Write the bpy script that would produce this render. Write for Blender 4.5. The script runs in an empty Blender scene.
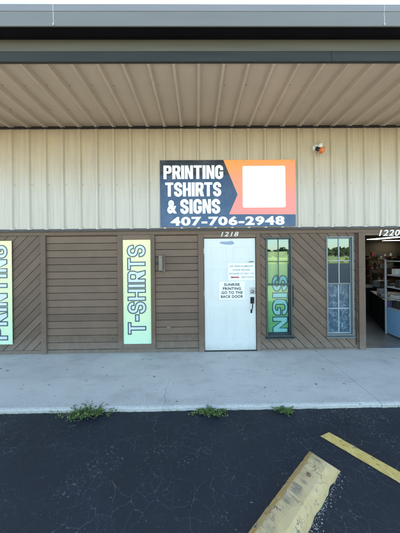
import bpy, bmesh, math, random
from mathutils import Vector, Matrix, noise
from mathutils.geometry import tessellate_polygon
random.seed(7)
S = bpy.context.scene
COL = S.collection
R = math.radians

# ------------------------------------------------------------------ camera
F_PX, YAW, ROLL, EYE, HOR = 220.0, 0.0102, 0.0102, 1.7458, 255.6
cam_d = bpy.data.cameras.new('camera')
cam = bpy.data.objects.new('camera', cam_d)
COL.objects.link(cam)
S.camera = cam
cam_d.sensor_fit = 'VERTICAL'
cam_d.sensor_height = 36.0
cam_d.sensor_width = 27.0
cam_d.lens = 36.0 * F_PX / 533.0
cam_d.shift_y = -(266.5 - HOR) / 533.0
cam_d.clip_start = 0.05
cam_d.clip_end = 3000
cam.matrix_world = (Matrix.Translation((0, 0, EYE)) @ Matrix.Rotation(-YAW, 4, 'Z')
                    @ Matrix.Rotation(R(90), 4, 'X') @ Matrix.Rotation(-ROLL, 4, 'Z'))

# ------------------------------------------------------------------ sky, sun, exposure
SUN_EL, SUN_AZ = R(58), R(8)           # sun behind the building, a little to the right
world = bpy.data.worlds.new('World')
S.world = world
world.use_nodes = True
wn = world.node_tree
sky = wn.nodes.new('ShaderNodeTexSky')
sky.sky_type = 'NISHITA'
sky.sun_disc = False
sky.sun_elevation = SUN_EL
sky.sun_rotation = SUN_AZ
sky.air_density = 1.0
sky.dust_density = 0.7
sky.ozone_density = 0.3
wmix = wn.nodes.new('ShaderNodeMix')          # hazier, slightly greener blue than the clean-air model
wmix.data_type = 'RGBA'
wmix.blend_type = 'MULTIPLY'
wmix.inputs[0].default_value = 1.0
wmix.inputs[7].default_value = (1.02, 1.025, 0.90, 1)
wn.links.new(sky.outputs[0], wmix.inputs[6])
wn.links.new(wmix.outputs[2], wn.nodes['Background'].inputs[0])
wn.nodes['Background'].inputs[1].default_value = 0.13
sun_d = bpy.data.lights.new('sun', 'SUN')
sun = bpy.data.objects.new('sun', sun_d)
COL.objects.link(sun)
sun_d.energy = 5.0
sun_d.angle = R(0.5)
sun_d.color = (1.0, 0.95, 0.87)
sdir = Vector((math.sin(SUN_AZ) * math.cos(SUN_EL), math.cos(SUN_AZ) * math.cos(SUN_EL), math.sin(SUN_EL)))
sun.rotation_euler = sdir.to_track_quat('Z', 'Y').to_euler()
sun.location = sdir * 60
S.view_settings.view_transform = 'Standard'
S.view_settings.look = 'None'
S.view_settings.gamma = 1.0
S.view_settings.use_curve_mapping = False
S.view_settings.exposure = 2.5
S.cycles.max_bounces = 10
S.cycles.diffuse_bounces = 5
S.cycles.transparent_max_bounces = 12

# ------------------------------------------------------------------ dimensions
D = 4.0133            # face of the brown siding
DE = 2.6163           # eave beam
ZS = 4.0656           # soffit
ZT = 2.208            # top of the siding
YK = 2.5479           # kerb
AS = -0.05            # asphalt level

def at(px, py, Y):
    """point on the vertical plane y = Y that the photograph shows at px, py"""
    u2, v2 = px - 200, py - HOR
    cr, sr = math.cos(ROLL), math.sin(ROLL)
    u, v = u2 * cr - v2 * sr, u2 * sr + v2 * cr
    c, s = math.cos(YAW), math.sin(YAW)
    dx, dy = c * u + s * F_PX, -s * u + c * F_PX
    t = Y / dy
    return dx * t, EYE - v * t

def rect(px0, py0, px1, py1, Y):
    x0, z1 = at(px0, py0, Y)
    x1, z0 = at(px1, py1, Y)
    return x0, x1, z0, z1

# ------------------------------------------------------------------ materials
def mat(name, col, rough=0.6, var=0.12, scale=6.0, bump=0.0, bscale=60.0, metal=0.0, spec=0.5, stretch=(1, 1, 1), tint=None, coat=0.0):
    m = bpy.data.materials.new(name)
    m.use_nodes = True
    t = m.node_tree
    b = t.nodes['Principled BSDF']
    b.inputs['Roughness'].default_value = rough
    b.inputs['Metallic'].default_value = metal
    b.inputs['Specular IOR Level'].default_value = spec
    if coat:
        b.inputs['Coat Weight'].default_value = coat
        b.inputs['Coat Roughness'].default_value = 0.08
    tc = t.nodes.new('ShaderNodeTexCoord')
    mp = t.nodes.new('ShaderNodeMapping')
    mp.inputs['Scale'].default_value = stretch
    t.links.new(tc.outputs['Object'], mp.inputs[0])
    n = t.nodes.new('ShaderNodeTexNoise')
    n.inputs['Scale'].default_value = scale
    n.inputs['Detail'].default_value = 8
    n.inputs['Roughness'].default_value = 0.65
    t.links.new(mp.outputs[0], n.inputs['Vector'])
    r = t.nodes.new('ShaderNodeValToRGB')
    e = r.color_ramp.elements
    lo = [max(0, c * (1 - var)) for c in col]
    hi = [min(1, c * (1 + var)) for c in (tint or col)]
    e[0].position, e[0].color = 0.3, (*lo, 1)
    e[1].position, e[1].color = 0.7, (*hi, 1)
    t.links.new(n.outputs['Fac'], r.inputs[0])
    t.links.new(r.outputs[0], b.inputs['Base Color'])
    if bump:
        n2 = t.nodes.new('ShaderNodeTexNoise')
        n2.inputs['Scale'].default_value = bscale
        n2.inputs['Detail'].default_value = 6
        t.links.new(mp.outputs[0], n2.inputs['Vector'])
        bp = t.nodes.new('ShaderNodeBump')
        bp.inputs['Strength'].default_value = bump
        bp.inputs['Distance'].default_value = 0.02
        t.links.new(n2.outputs['Fac'], bp.inputs['Height'])
        t.links.new(bp.outputs[0], b.inputs['Normal'])
    m['tc'] = 1
    return m

def nodes_of(m):
    t = m.node_tree
    return t, t.nodes, t.links, t.nodes['Principled BSDF']

def mix_rgb(t, fac, a, b, blend='MIX'):
    n = t.nodes.new('ShaderNodeMix')
    n.data_type = 'RGBA'
    n.blend_type = blend
    for sock, v in ((n.inputs[0], fac), (n.inputs[6], a), (n.inputs[7], b)):
        if hasattr(v, 'is_output') or isinstance(v, bpy.types.NodeSocket):
            t.links.new(v, sock)
        elif isinstance(v, (int, float)):
            sock.default_value = v
        else:
            sock.default_value = (*v[:3], 1)
    return n.outputs[2]

def ramp(t, src, p0, p1, c0=(0, 0, 0), c1=(1, 1, 1)):
    r = t.nodes.new('ShaderNodeValToRGB')
    e = r.color_ramp.elements
    e[0].position, e[0].color = p0, (*c0, 1)
    e[1].position, e[1].color = p1, (*c1, 1)
    t.links.new(src, r.inputs[0])
    return r.outputs[0]

def tex_noise(t, vec, scale, detail=6, rough=0.6, dist=0.0):
    n = t.nodes.new('ShaderNodeTexNoise')
    n.inputs['Scale'].default_value = scale
    n.inputs['Detail'].default_value = detail
    n.inputs['Roughness'].default_value = rough
    n.inputs['Distortion'].default_value = dist
    t.links.new(vec, n.inputs['Vector'])
    return n.outputs['Fac']

def mapping(t, scale=(1, 1, 1), loc=(0, 0, 0), rot=(0, 0, 0)):
    tc = t.nodes.new('ShaderNodeTexCoord')
    mp = t.nodes.new('ShaderNodeMapping')
    mp.inputs['Scale'].default_value = scale
    mp.inputs['Location'].default_value = loc
    mp.inputs['Rotation'].default_value = rot
    t.links.new(tc.outputs['Object'], mp.inputs[0])
    return mp.outputs[0]

def math_node(t, op, a, b=None):
    n = t.nodes.new('ShaderNodeMath')
    n.operation = op
    for i, v in enumerate((a, b)):
        if v is None:
            continue
        if isinstance(v, (int, float)):
            n.inputs[i].default_value = v
        else:
            t.links.new(v, n.inputs[i])
    return n.outputs[0]

def bump_to(t, b, h, strength, dist):
    bp = t.nodes.new('ShaderNodeBump')
    bp.inputs['Strength'].default_value = strength
    bp.inputs['Distance'].default_value = dist
    t.links.new(h, bp.inputs['Height'])
    t.links.new(bp.outputs[0], b.inputs['Normal'])

def flat(name, col, rough=0.5, metal=0.0, emit=0.0, spec=0.5):
    m = bpy.data.materials.new(name)
    m.use_nodes = True
    b = m.node_tree.nodes['Principled BSDF']
    b.inputs['Base Color'].default_value = (*col, 1)
    b.inputs['Roughness'].default_value = rough
    b.inputs['Metallic'].default_value = metal
    b.inputs['Specular IOR Level'].default_value = spec
    if emit:
        b.inputs['Emission Color'].default_value = (*col, 1)
        b.inputs['Emission Strength'].default_value = emit
    return m

M = {}
# weathered coated steel wall: tan with dark streaks down the sheets and a painted sky sheen
def metal_wall_mat():
    m = mat('tan_steel_panel', (0.44, 0.355, 0.245), 0.36, 0.06, 2.5)
    t, N, L, b = nodes_of(m)
    base = b.inputs['Base Color'].links[0].from_socket
    v1 = mapping(t, (22, 22, 0.9))
    st = ramp(t, tex_noise(t, v1, 1.0, 5, 0.6), 0.42, 0.66)
    # sky reflection painted in: paler lower zone with a ragged, streaky upper edge
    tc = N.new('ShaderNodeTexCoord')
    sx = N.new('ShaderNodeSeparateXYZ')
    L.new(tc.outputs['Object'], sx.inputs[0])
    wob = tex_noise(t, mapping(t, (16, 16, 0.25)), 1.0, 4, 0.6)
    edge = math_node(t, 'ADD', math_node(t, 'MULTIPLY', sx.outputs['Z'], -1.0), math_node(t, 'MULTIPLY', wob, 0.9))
    sky_sheen = ramp(t, math_node(t, 'ADD', edge, 3.35), 0.35, 0.95)
    c = mix_rgb(t, sky_sheen, base, (0.485, 0.445, 0.385))
    c = mix_rgb(t, math_node(t, 'MULTIPLY', st, 0.30), c, (0.27, 0.245, 0.21))
    spots = ramp(t, tex_noise(t, mapping(t, (1, 1, 1)), 55, 3, 0.6), 0.70, 0.78)
    c = mix_rgb(t, math_node(t, 'MULTIPLY', spots, 0.35), c, (0.20, 0.15, 0.10))
    # lighter repainted patch left of the banner
    def inside(sock, lo, hi):
        return math_node(t, 'MULTIPLY', math_node(t, 'GREATER_THAN', sock, lo), math_node(t, 'LESS_THAN', sock, hi))
    patch = math_node(t, 'MULTIPLY', inside(sx.outputs['X'], -1.66, -0.70), inside(sx.outputs['Z'], 2.2, 2.79))
    c = mix_rgb(t, math_node(t, 'MULTIPLY', patch, 0.35), c, (0.50, 0.46, 0.41))
    L.new(c, b.inputs['Base Color'])
    rr = ramp(t, tex_noise(t, v1, 1.3, 4), 0.3, 0.7, (0.30,) * 3, (0.46,) * 3)
    L.new(rr, b.inputs['Roughness'])
    bump_to(t, b, tex_noise(t, mapping(t, (5, 5, 1.2)), 1.0, 2), 0.25, 0.012)
    return m
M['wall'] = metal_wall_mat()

def soffit_mat():
    m = mat('taupe_steel_soffit', (0.40, 0.335, 0.262), 0.45, 0.07, 1.5)
    t, N, L, b = nodes_of(m)
    base = b.inputs['Base Color'].links[0].from_socket
    st = ramp(t, tex_noise(t, mapping(t, (14, 0.7, 14)), 1.0, 5, 0.62), 0.45, 0.72)
    c = mix_rgb(t, math_node(t, 'MULTIPLY', st, 0.10), base, (0.27, 0.225, 0.185))
    sp = ramp(t, tex_noise(t, mapping(t), 34, 4, 0.6), 0.69, 0.76)
    c = mix_rgb(t, math_node(t, 'MULTIPLY', sp, 0.55), c, (0.14, 0.10, 0.075))
    L.new(c, b.inputs['Base Color'])
    bump_to(t, b, tex_noise(t, mapping(t, (4, 1.5, 4)), 1.0, 2), 0.2, 0.012)
    return m
M['soffit'] = soffit_mat()

def wood_mat(name, col, stretch, slope=None, pitch=1.0, phase=0.0):
    m = mat(name, col, 0.72, 0.10, 3.0, stretch=(1, 1, 1))
    t, N, L, b = nodes_of(m)
    base = b.inputs['Base Color'].links[0].from_socket
    v = mapping(t, stretch)
    g = tex_noise(t, v, 6.0, 8, 0.7, 0.3)
    c = mix_rgb(t, math_node(t, 'MULTIPLY', ramp(t, g, 0.42, 0.68), 0.45), base, tuple(x * 0.62 for x in col))
    w = ramp(t, tex_noise(t, mapping(t), 26, 6, 0.7), 0.60, 0.72)
    c = mix_rgb(t, math_node(t, 'MULTIPLY', w, 0.35), c, tuple(min(1, x * 1.7) for x in col))
    fade = ramp(t, tex_noise(t, mapping(t, (0.5, 1, 1.1)), 2.0, 6, 0.7), 0.48, 0.75)
    c = mix_rgb(t, math_node(t, 'MULTIPLY', fade, 0.30), c, tuple(min(1, x * 1.45) for x in col))
    tc = N.new('ShaderNodeTexCoord')
    sx = N.new('ShaderNodeSeparateXYZ')
    L.new(tc.outputs['Object'], sx.inputs[0])
    if slope is not None:                # each board was milled and weathered a little differently
        q = math_node(t, 'SUBTRACT', sx.outputs['Z'], math_node(t, 'MULTIPLY', sx.outputs['X'], slope))
        q = math_node(t, 'FLOOR', math_node(t, 'DIVIDE', math_node(t, 'SUBTRACT', q, phase), pitch))
        wn_ = N.new('ShaderNodeTexWhiteNoise')
        wn_.noise_dimensions = '1D'
        L.new(q, wn_.inputs['W'])
        c = mix_rgb(t, 1.0, c, ramp(t, wn_.outputs['Value'], 0.0, 1.0, (0.84,) * 3, (1.14,) * 3), 'MULTIPLY')
    spl = ramp(t, math_node(t, 'SUBTRACT', math_node(t, 'MULTIPLY', tex_noise(t, mapping(t), 11, 7, 0.75), 0.75), sx.outputs['Z']), 0.05, 0.40)
    c = mix_rgb(t, math_node(t, 'MULTIPLY', spl, 0.45), c, (0.25, 0.225, 0.19))
    L.new(c, b.inputs['Base Color'])
    bump_to(t, b, g, 0.35, 0.006)
    return m
BR = (0.140, 0.094, 0.066)
M['board_h'] = wood_mat('brown_painted_siding', BR, (2.5, 30, 40), 0.0, 0.1285, 0.062)
M['board_up'] = wood_mat('brown_painted_rising_siding', tuple(x * 0.97 for x in BR), (14, 14, 14), 1.0, 0.178, 0.035)
M['board_d'] = wood_mat('brown_painted_diagonal_siding', tuple(x * 0.97 for x in BR), (14, 14, 14), -1.0, 0.178, 0.05)
M['trim'] = wood_mat('brown_painted_trim', tuple(x * 0.92 for x in BR), (30, 30, 2.5))
M['backing'] = flat('dark_sheathing', (0.012, 0.010, 0.009), 0.9)
M['flash'] = mat('dark_flashing', (0.085, 0.082, 0.08), 0.5, 0.25, 12)
M['gutter'] = mat('grey_painted_gutter', (0.150, 0.148, 0.145), 0.42, 0.08, 2.0, stretch=(0.4, 4, 4))
M['gutter_lip'] = mat('pale_gutter_lip', (0.19, 0.19, 0.20), 0.38, 0.06, 2.0, stretch=(0.4, 4, 4))
M['gutter_under'] = mat('black_gutter_bottom', (0.003, 0.0035, 0.005), 0.9, 0.3, 3.0, spec=0.1)
M['fascia'] = mat('drab_fascia', (0.090, 0.085, 0.066), 0.5, 0.15, 3.0, stretch=(0.3, 4, 6))
M['drip'] = mat('slate_drip_edge', (0.028, 0.031, 0.030), 0.6, 0.2, 3.0, spec=0.25, stretch=(0.3, 4, 6))
M['caulk'] = mat('white_caulk', (0.42, 0.42, 0.41), 0.6)
M['screw'] = flat('dull_screw', (0.16, 0.14, 0.12), 0.5, 0.3)
M['roof'] = mat('galvanised_roof', (0.42, 0.42, 0.42), 0.5, 0.1)
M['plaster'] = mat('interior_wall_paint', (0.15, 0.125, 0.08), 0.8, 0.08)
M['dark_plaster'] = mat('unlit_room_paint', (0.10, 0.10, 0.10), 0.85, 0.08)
M['ceil'] = mat('ceiling_board', (0.10, 0.095, 0.09), 0.85, 0.06)
M['shopfloor'] = mat('worn_shop_floor', (0.22, 0.19, 0.155), 0.35, 0.2, 3.0)
M['number'] = flat('white_number_paint', (0.72, 0.70, 0.66), 0.5)

def door_mat():
    m = mat('white_door_paint', (0.60, 0.63, 0.62), 0.38, 0.03, 3.0)
    t, N, L, b = nodes_of(m)
    base = b.inputs['Base Color'].links[0].from_socket
    sm = ramp(t, tex_noise(t, mapping(t, (1, 1, 0.5)), 5, 7, 0.72), 0.56, 0.80)
    c = mix_rgb(t, math_node(t, 'MULTIPLY', sm, 0.45), base, (0.50, 0.50, 0.46))
    tc = N.new('ShaderNodeTexCoord')
    sx = N.new('ShaderNodeSeparateXYZ')
    L.new(tc.outputs['Object'], sx.inputs[0])
    low = math_node(t, 'ADD', math_node(t, 'MULTIPLY', sx.outputs['Z'], -2.2), math_node(t, 'MULTIPLY', tex_noise(t, mapping(t), 9, 7, 0.7), 1.1))
    scuff = ramp(t, low, 0.22, 0.75)
    c = mix_rgb(t, math_node(t, 'MULTIPLY', scuff, 0.5), c, (0.36, 0.35, 0.32))
    L.new(c, b.inputs['Base Color'])
    return m
M['door'] = door_mat()
M['black_metal'] = flat('black_metal', (0.02, 0.024, 0.03), 0.35, 0.6)
M['steel'] = mat('worn_steel', (0.42, 0.42, 0.42), 0.35, 0.1, 20, metal=0.8)
M['frame_dark'] = mat('teal_grey_aluminium', (0.050, 0.070, 0.073), 0.4, 0.12, 9, metal=0.2)
M['frame_light'] = mat('pale_blue_grey_aluminium', (0.15, 0.175, 0.18), 0.4, 0.12, 9, metal=0.2)
M['muntin_light'] = mat('pale_muntin', (0.30, 0.36, 0.39), 0.4, 0.1, 9)

def glass_mat(name='window_glass', refl=0.17):
    m = bpy.data.materials.new(name)
    m.use_nodes = True
    t = m.node_tree
    t.nodes.remove(t.nodes['Principled BSDF'])
    out = t.nodes['Material Output']
    tr = t.nodes.new('ShaderNodeBsdfTransparent')
    tr.inputs[0].default_value = (0.91, 0.95, 0.94, 1)
    gl = t.nodes.new('ShaderNodeBsdfGlossy')
    gl.inputs['Roughness'].default_value = 0.012
    gl.inputs['Color'].default_value = (0.66, 0.86, 0.95, 1)
    lw = t.nodes.new('ShaderNodeLayerWeight')
    lw.inputs[0].default_value = 0.25
    f = t.nodes.new('ShaderNodeMapRange')
    f.inputs['From Min'].default_value = 0.0
    f.inputs['From Max'].default_value = 1.0
    f.inputs['To Min'].default_value = refl
    f.inputs['To Max'].default_value = 0.95
    t.links.new(lw.outputs['Fresnel'], f.inputs['Value'])
    mx = t.nodes.new('ShaderNodeMixShader')
    t.links.new(f.outputs[0], mx.inputs[0])
    t.links.new(tr.outputs[0], mx.inputs[1])
    t.links.new(gl.outputs[0], mx.inputs[2])
    t.links.new(mx.outputs[0], out.inputs[0])
    bp = t.nodes.new('ShaderNodeBump')
    bp.inputs['Strength'].default_value = 0.04
    bp.inputs['Distance'].default_value = 0.01
    tc = t.nodes.new('ShaderNodeTexCoord')
    n = t.nodes.new('ShaderNodeTexNoise')
    n.inputs['Scale'].default_value = 3.0
    n.inputs['Detail'].default_value = 0
    t.links.new(tc.outputs['Object'], n.inputs['Vector'])
    t.links.new(n.outputs['Fac'], bp.inputs['Height'])
    t.links.new(bp.outputs[0], gl.inputs['Normal'])
    return m
M['glass'] = glass_mat()
M['clear_glass'] = glass_mat('clear_lower_glass', 0.025)

def film_mat():
    m = mat('blue_lace_film', (0.022, 0.060, 0.105), 0.35, 0.25, 5)
    t, N, L, b = nodes_of(m)
    base = b.inputs['Base Color'].links[0].from_socket
    v = N.new('ShaderNodeTexVoronoi')
    v.feature = 'DISTANCE_TO_EDGE'
    v.inputs['Scale'].default_value = 34
    mp = mapping(t)
    dn = N.new('ShaderNodeTexNoise')
    dn.inputs['Scale'].default_value = 9
    L.new(mp, dn.inputs['Vector'])
    L.new(mix_rgb(t, 0.10, mp, dn.outputs['Color']), v.inputs['Vector'])
    ln = ramp(t, v.outputs['Distance'], 0.03, 0.09, (1, 1, 1), (0, 0, 0))
    msk = ramp(t, tex_noise(t, mp, 13, 4, 0.7), 0.44, 0.60)
    c = mix_rgb(t, math_node(t, 'MULTIPLY', math_node(t, 'MULTIPLY', ln, msk), 0.8), base, (0.30, 0.42, 0.48))
    L.new(c, b.inputs['Base Color'])
    return m
M['film'] = film_mat()

def gradient(name, stops, z0, z1, rough=0.4, axis='Z', nz=0.0):
    m = mat(name, (0.5, 0.5, 0.5), rough, 0.0)
    t, N, L, b = nodes_of(m)
    tc = N.new('ShaderNodeTexCoord')
    sx = N.new('ShaderNodeSeparateXYZ')
    L.new(tc.outputs['Object'], sx.inputs[0])
    mr = N.new('ShaderNodeMapRange')
    mr.inputs['From Min'].default_value = z0
    mr.inputs['From Max'].default_value = z1
    L.new(sx.outputs[axis], mr.inputs['Value'])
    r = N.new('ShaderNodeValToRGB')
    e = r.color_ramp.elements
    while len(e) < len(stops):
        e.new(0.5)
    for el, (p, c) in zip(e, stops):
        el.position, el.color = p, (*c, 1)
    L.new(mr.outputs[0], r.inputs[0])
    dirt = ramp(t, tex_noise(t, mapping(t), 3.5, 8, 0.7), 0.45, 0.85)
    c = mix_rgb(t, math_node(t, 'MULTIPLY', dirt, 0.22), r.outputs[0], (0.35, 0.36, 0.34))
    L.new(c, b.inputs['Base Color'])
    return m

# ------------------------------------------------------------------ mesh helpers
class G:
    def __init__(self):
        self.bm = bmesh.new()
    def box(self, x0, x1, y0, y1, z0, z1, bev=0.0):
        x0, x1 = min(x0, x1), max(x0, x1)
        y0, y1 = min(y0, y1), max(y0, y1)
        z0, z1 = min(z0, z1), max(z0, z1)
        r = bmesh.ops.create_cube(self.bm, size=1)
        for v in r['verts']:
            v.co = Vector(((x0 + x1) / 2 + v.co.x * (x1 - x0), (y0 + y1) / 2 + v.co.y * (y1 - y0), (z0 + z1) / 2 + v.co.z * (z1 - z0)))
        if bev:
            es = list({e for v in r['verts'] for e in v.link_edges})
            bmesh.ops.bevel(self.bm, geom=es, offset=bev, segments=1, affect='EDGES')
        return self
    def hull(self, bottom, top):
        """closed loft between two loops of 3-D points"""
        a = [self.bm.verts.new(p) for p in bottom]
        b = [self.bm.verts.new(p) for p in top]
        n = len(a)
        for i in range(n):
            self.bm.faces.new((a[i], a[(i + 1) % n], b[(i + 1) % n], b[i]))
        self.bm.faces.new(a[::-1])
        self.bm.faces.new(b)
        return self
    def prism_y(self, poly, y0, y1):
        return self.hull([(x, y0, z) for x, z in poly], [(x, y1, z) for x, z in poly])
    def prism_x(self, poly, x0, x1):
        return self.hull([(x0, y, z) for y, z in poly], [(x1, y, z) for y, z in poly])
    def tube(self, p0, p1, r0, r1=None, n=16):
        p0, p1 = Vector(p0), Vector(p1)
        r1 = r0 if r1 is None else r1
        q = (p1 - p0).to_track_quat('Z', 'Y')
        ring = lambda c, r: [c + q @ Vector((r * math.cos(2 * math.pi * i / n), r * math.sin(2 * math.pi * i / n), 0)) for i in range(n)]
        return self.hull(ring(p0, r0), ring(p1, r1))
    def lathe(self, p0, axis, prof, n=20):
        p0 = Vector(p0)
        q = Vector(axis).to_track_quat('Z', 'Y')
        rings = []
        for r, h in prof:
            rings.append([self.bm.verts.new(p0 + q @ Vector((r * math.cos(2 * math.pi * i / n), r * math.sin(2 * math.pi * i / n), h))) for i in range(n)])
        for a, b in zip(rings, rings[1:]):
            for i in range(n):
                self.bm.faces.new((a[i], a[(i + 1) % n], b[(i + 1) % n], b[i]))
        self.bm.faces.new(rings[0][::-1])
        self.bm.faces.new(rings[-1])
        return self
    def loops(self, loops, y, f=None):
        """flat filled shape in the wall plane from 2-D loops (outer + holes)"""
        f = f or (lambda p: p)
        pts = [p for lp in loops for p in lp]
        vs = [self.bm.verts.new((f(p)[0], y, f(p)[1])) for p in pts]
        for tri in tessellate_polygon([[Vector((p[0], p[1], 0)) for p in lp] for lp in loops]):
            try:
                self.bm.faces.new([vs[i] for i in tri])
            except ValueError:
                pass
        return self
    def stroke(self, loop, w, y, f=None):
        """outline strip of width w around a closed loop"""
        f = f or (lambda p: p)
        n = len(loop)
        ins, outs = [], []
        for i in range(n):
            a, b, c = Vector(loop[i - 1]), Vector(loop[i]), Vector(loop[(i + 1) % n])
            d0, d1 = (b - a).normalized(), (c - b).normalized()
            n0, n1 = Vector((-d0.y, d0.x)), Vector((-d1.y, d1.x))
            mdir = (n0 + n1)
            if mdir.length < 1e-5:
                mdir = n0
            mdir.normalize()
            k = min(1.8, 1 / max(0.3, mdir.dot(n0)))
            ins.append(b + mdir * w / 2 * k)
            outs.append(b - mdir * w / 2 * k)
        va = [self.bm.verts.new((f(p)[0], y, f(p)[1])) for p in ins]
        vb = [self.bm.verts.new((f(p)[0], y, f(p)[1])) for p in outs]
        for i in range(n):
            j = (i + 1) % n
            self.bm.faces.new((va[i], va[j], vb[j], vb[i]))
        return self
    def build(self, name, m, parent=None, smooth=False, keep=False):
        bm = self.bm
        bmesh.ops.remove_doubles(bm, verts=bm.verts, dist=1e-6)
        bmesh.ops.recalc_face_normals(bm, faces=bm.faces)
        off = Vector((0, 0, 0))
        p = parent
        while p is not None:
            off += p.location
            p = p.parent
        loc = Vector((0, 0, 0))
        if parent is None:           # origin at the base of the thing
            xs = [v.co for v in bm.verts]
            loc = Vector(((min(v.x for v in xs) + max(v.x for v in xs)) / 2, (min(v.y for v in xs) + max(v.y for v in xs)) / 2, min(v.z for v in xs)))
            if keep:
                loc = Vector((0, 0, 0))
            off = loc
        for v in bm.verts:
            v.co -= off
        me = bpy.data.meshes.new(name)
        bm.to_mesh(me)
        bm.free()
        if smooth:
            for pl in me.polygons:
                pl.use_smooth = True
        if isinstance(m, (list, tuple)):
            for x in m:
                me.materials.append(x)
        else:
            me.materials.append(m)
        o = bpy.data.objects.new(name, me)
        COL.objects.link(o)
        o.location = loc
        if parent is not None:
            o.parent = parent
        return o

def tag(o, label=None, cat=None, group=None, kind=None):
    if label: o['label'] = label
    if cat: o['category'] = cat
    if group: o['group'] = group
    if kind: o['kind'] = kind
    return o

def empty(name, loc, label, cat, group=None):
    o = bpy.data.objects.new(name, None)
    o.empty_display_size = 0.1
    COL.objects.link(o)
    o.location = loc
    return tag(o, label, cat, group)

def structure(o):
    o['kind'] = 'structure'
    return o

def clip(poly, x0, x1, z0, z1):
    def cut(p, inside, inter):
        out = []
        for i in range(len(p)):
            a, b = p[i - 1], p[i]
            ia, ib = inside(a), inside(b)
            if ia != ib:
                out.append(inter(a, b))
            if ib:
                out.append(b)
        return out
    def ix(k):
        return lambda a, b: (k, a[1] + (b[1] - a[1]) * (k - a[0]) / (b[0] - a[0]))
    def iz(k):
        return lambda a, b: (a[0] + (b[0] - a[0]) * (k - a[1]) / (b[1] - a[1]), k)
    for inside, inter in ((lambda p: p[0] >= x0, ix(x0)), (lambda p: p[0] <= x1, ix(x1)), (lambda p: p[1] >= z0, iz(z0)), (lambda p: p[1] <= z1, iz(z1))):
        if not poly:
            return []
        poly = cut(poly, inside, inter)
    return poly

def area(p):
    return abs(sum(p[i - 1][0] * p[i][1] - p[i][0] * p[i - 1][1] for i in range(len(p)))) / 2

# ------------------------------------------------------------------ lettering
def arc(cx, cy, r, a0, a1, n=8):
    return [(cx + r * math.cos(R(a0 + (a1 - a0) * i / n)), cy + r * math.sin(R(a0 + (a1 - a0) * i / n))) for i in range(n + 1)]

def rrect(x0, y0, x1, y1, r, n=6):
    return arc(x1 - r, y0 + r, r, -90, 0, n) + arc(x1 - r, y1 - r, r, 0, 90, n) + arc(x0 + r, y1 - r, r, 90, 180, n) + arc(x0 + r, y0 + r, r, 180, 270, n)

def thick(path, w):
    L_, R_ = [], []
    path = [q for i, q in enumerate(path) if i == 0 or (Vector(q) - Vector(path[i - 1])).length > 1e-4]
    n = len(path)
    for i in range(n):
        b = Vector(path[i])
        d0 = (b - Vector(path[i - 1])).normalized() if i else None
        d1 = (Vector(path[i + 1]) - b).normalized() if i < n - 1 else None
        d0 = d0 or d1
        d1 = d1 or d0
        n0, n1 = Vector((-d0.y, d0.x)), Vector((-d1.y, d1.x))
        m = (n0 + n1).normalized()
        k = 1 / max(0.5, m.dot(n0))
        L_.append(tuple(b + m * w / 2 * k))
        R_.append(tuple(b - m * w / 2 * k))
    return R_ + L_[::-1]

def glyph(ch, w, s):
    """loops of a heavy block capital in a box w x 1 with stem s"""
    h = s * 0.82                        # horizontal strokes are a little thinner
    if ch == 'I':
        return [[(0, 0), (s, 0), (s, 1), (0, 1)]], s
    if ch == 'T':
        a = (w - s) / 2
        return [[(a, 0), (a + s, 0), (a + s, 1 - h), (w, 1 - h), (w, 1), (0, 1), (0, 1 - h), (a, 1 - h)]], w
    if ch == 'H':
        return [[(0, 0), (s, 0), (s, .5 - h / 2), (w - s, .5 - h / 2), (w - s, 0), (w, 0), (w, 1), (w - s, 1), (w - s, .5 + h / 2), (s, .5 + h / 2), (s, 1), (0, 1)]], w
    if ch == 'N':
        k = s * 0.92
        return [[(0, 0), (k, 0), (k, .56), (w - s * 1.05, 0), (w, 0), (w, 1), (w - k, 1), (w - k, .44), (s * 1.05, 1), (0, 1)]], w
    if ch in 'PR':
        zb = 0.40
        r = min(0.20, (w - s) * .6)
        ri = max(0.03, r - s * .75)
        hole = rrect(s, zb + h, w - s, 1 - h, min(ri, (w - 2 * s) / 2 * .95))[::-1]
        if ch == 'P':
            out = [(0, 0), (s, 0), (s, zb)] + arc(w - r, zb + r, r, -90, 0) + arc(w - r, 1 - r, r, 0, 90) + [(0, 1)]
        else:
            out = [(0, 0), (s, 0), (s, zb)] + [(s + .02, zb), (w - s, 0), (w + .03, 0), (w - s * .35, zb + .045)] + arc(w - r, zb + .06 + r, r, -30, 0) + arc(w - r, 1 - r, r, 0, 90) + [(0, 1)]
        return [out, hole], w
    xl, xr = s / 2, w - s / 2
    if ch == 'S':
        r = (xr - xl) / 2
        t_, b_ = 1 - h / 2, h / 2
        rc = min(r, .20)
        path = [(xr, .66), (xr, t_ - rc)] + arc(xr - rc, t_ - rc, rc, 0, 90, 6)[1:] + arc(xl + rc, t_ - rc, rc, 90, 180, 6)
        path += [(xl, .70)] + arc(xl + rc, .70, rc, 180, 235, 5)[1:] + arc(xr - rc, .30, rc, 55, 0, 5) + [(xr, b_ + rc)]
        path += arc(xr - rc, b_ + rc, rc, 0, -90, 6)[1:] + arc(xl + rc, b_ + rc, rc, -90, -180, 6) + [(xl, .34)]
        return [thick(path, s)], w
    if ch == 'G':
        rc = min((xr - xl) / 2, .20)
        t_, b_ = 1 - h / 2, h / 2
        path = [(xr, .64), (xr, t_ - rc)] + arc(xr - rc, t_ - rc, rc, 0, 90, 6)[1:] + arc(xl + rc, t_ - rc, rc, 90, 180, 6)
        path += arc(xl + rc, b_ + rc, rc, 180, 270, 6) + arc(xr - rc, b_ + rc, rc, -90, 0, 6) + [(xr, .43), (w / 2 + .02, .43)]
        return [thick(path, s)], w
    if ch == '-':
        return [[(0, .38), (w * .55, .38), (w * .55, .58), (0, .58)]], w * .55
    return [], w * .5

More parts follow.
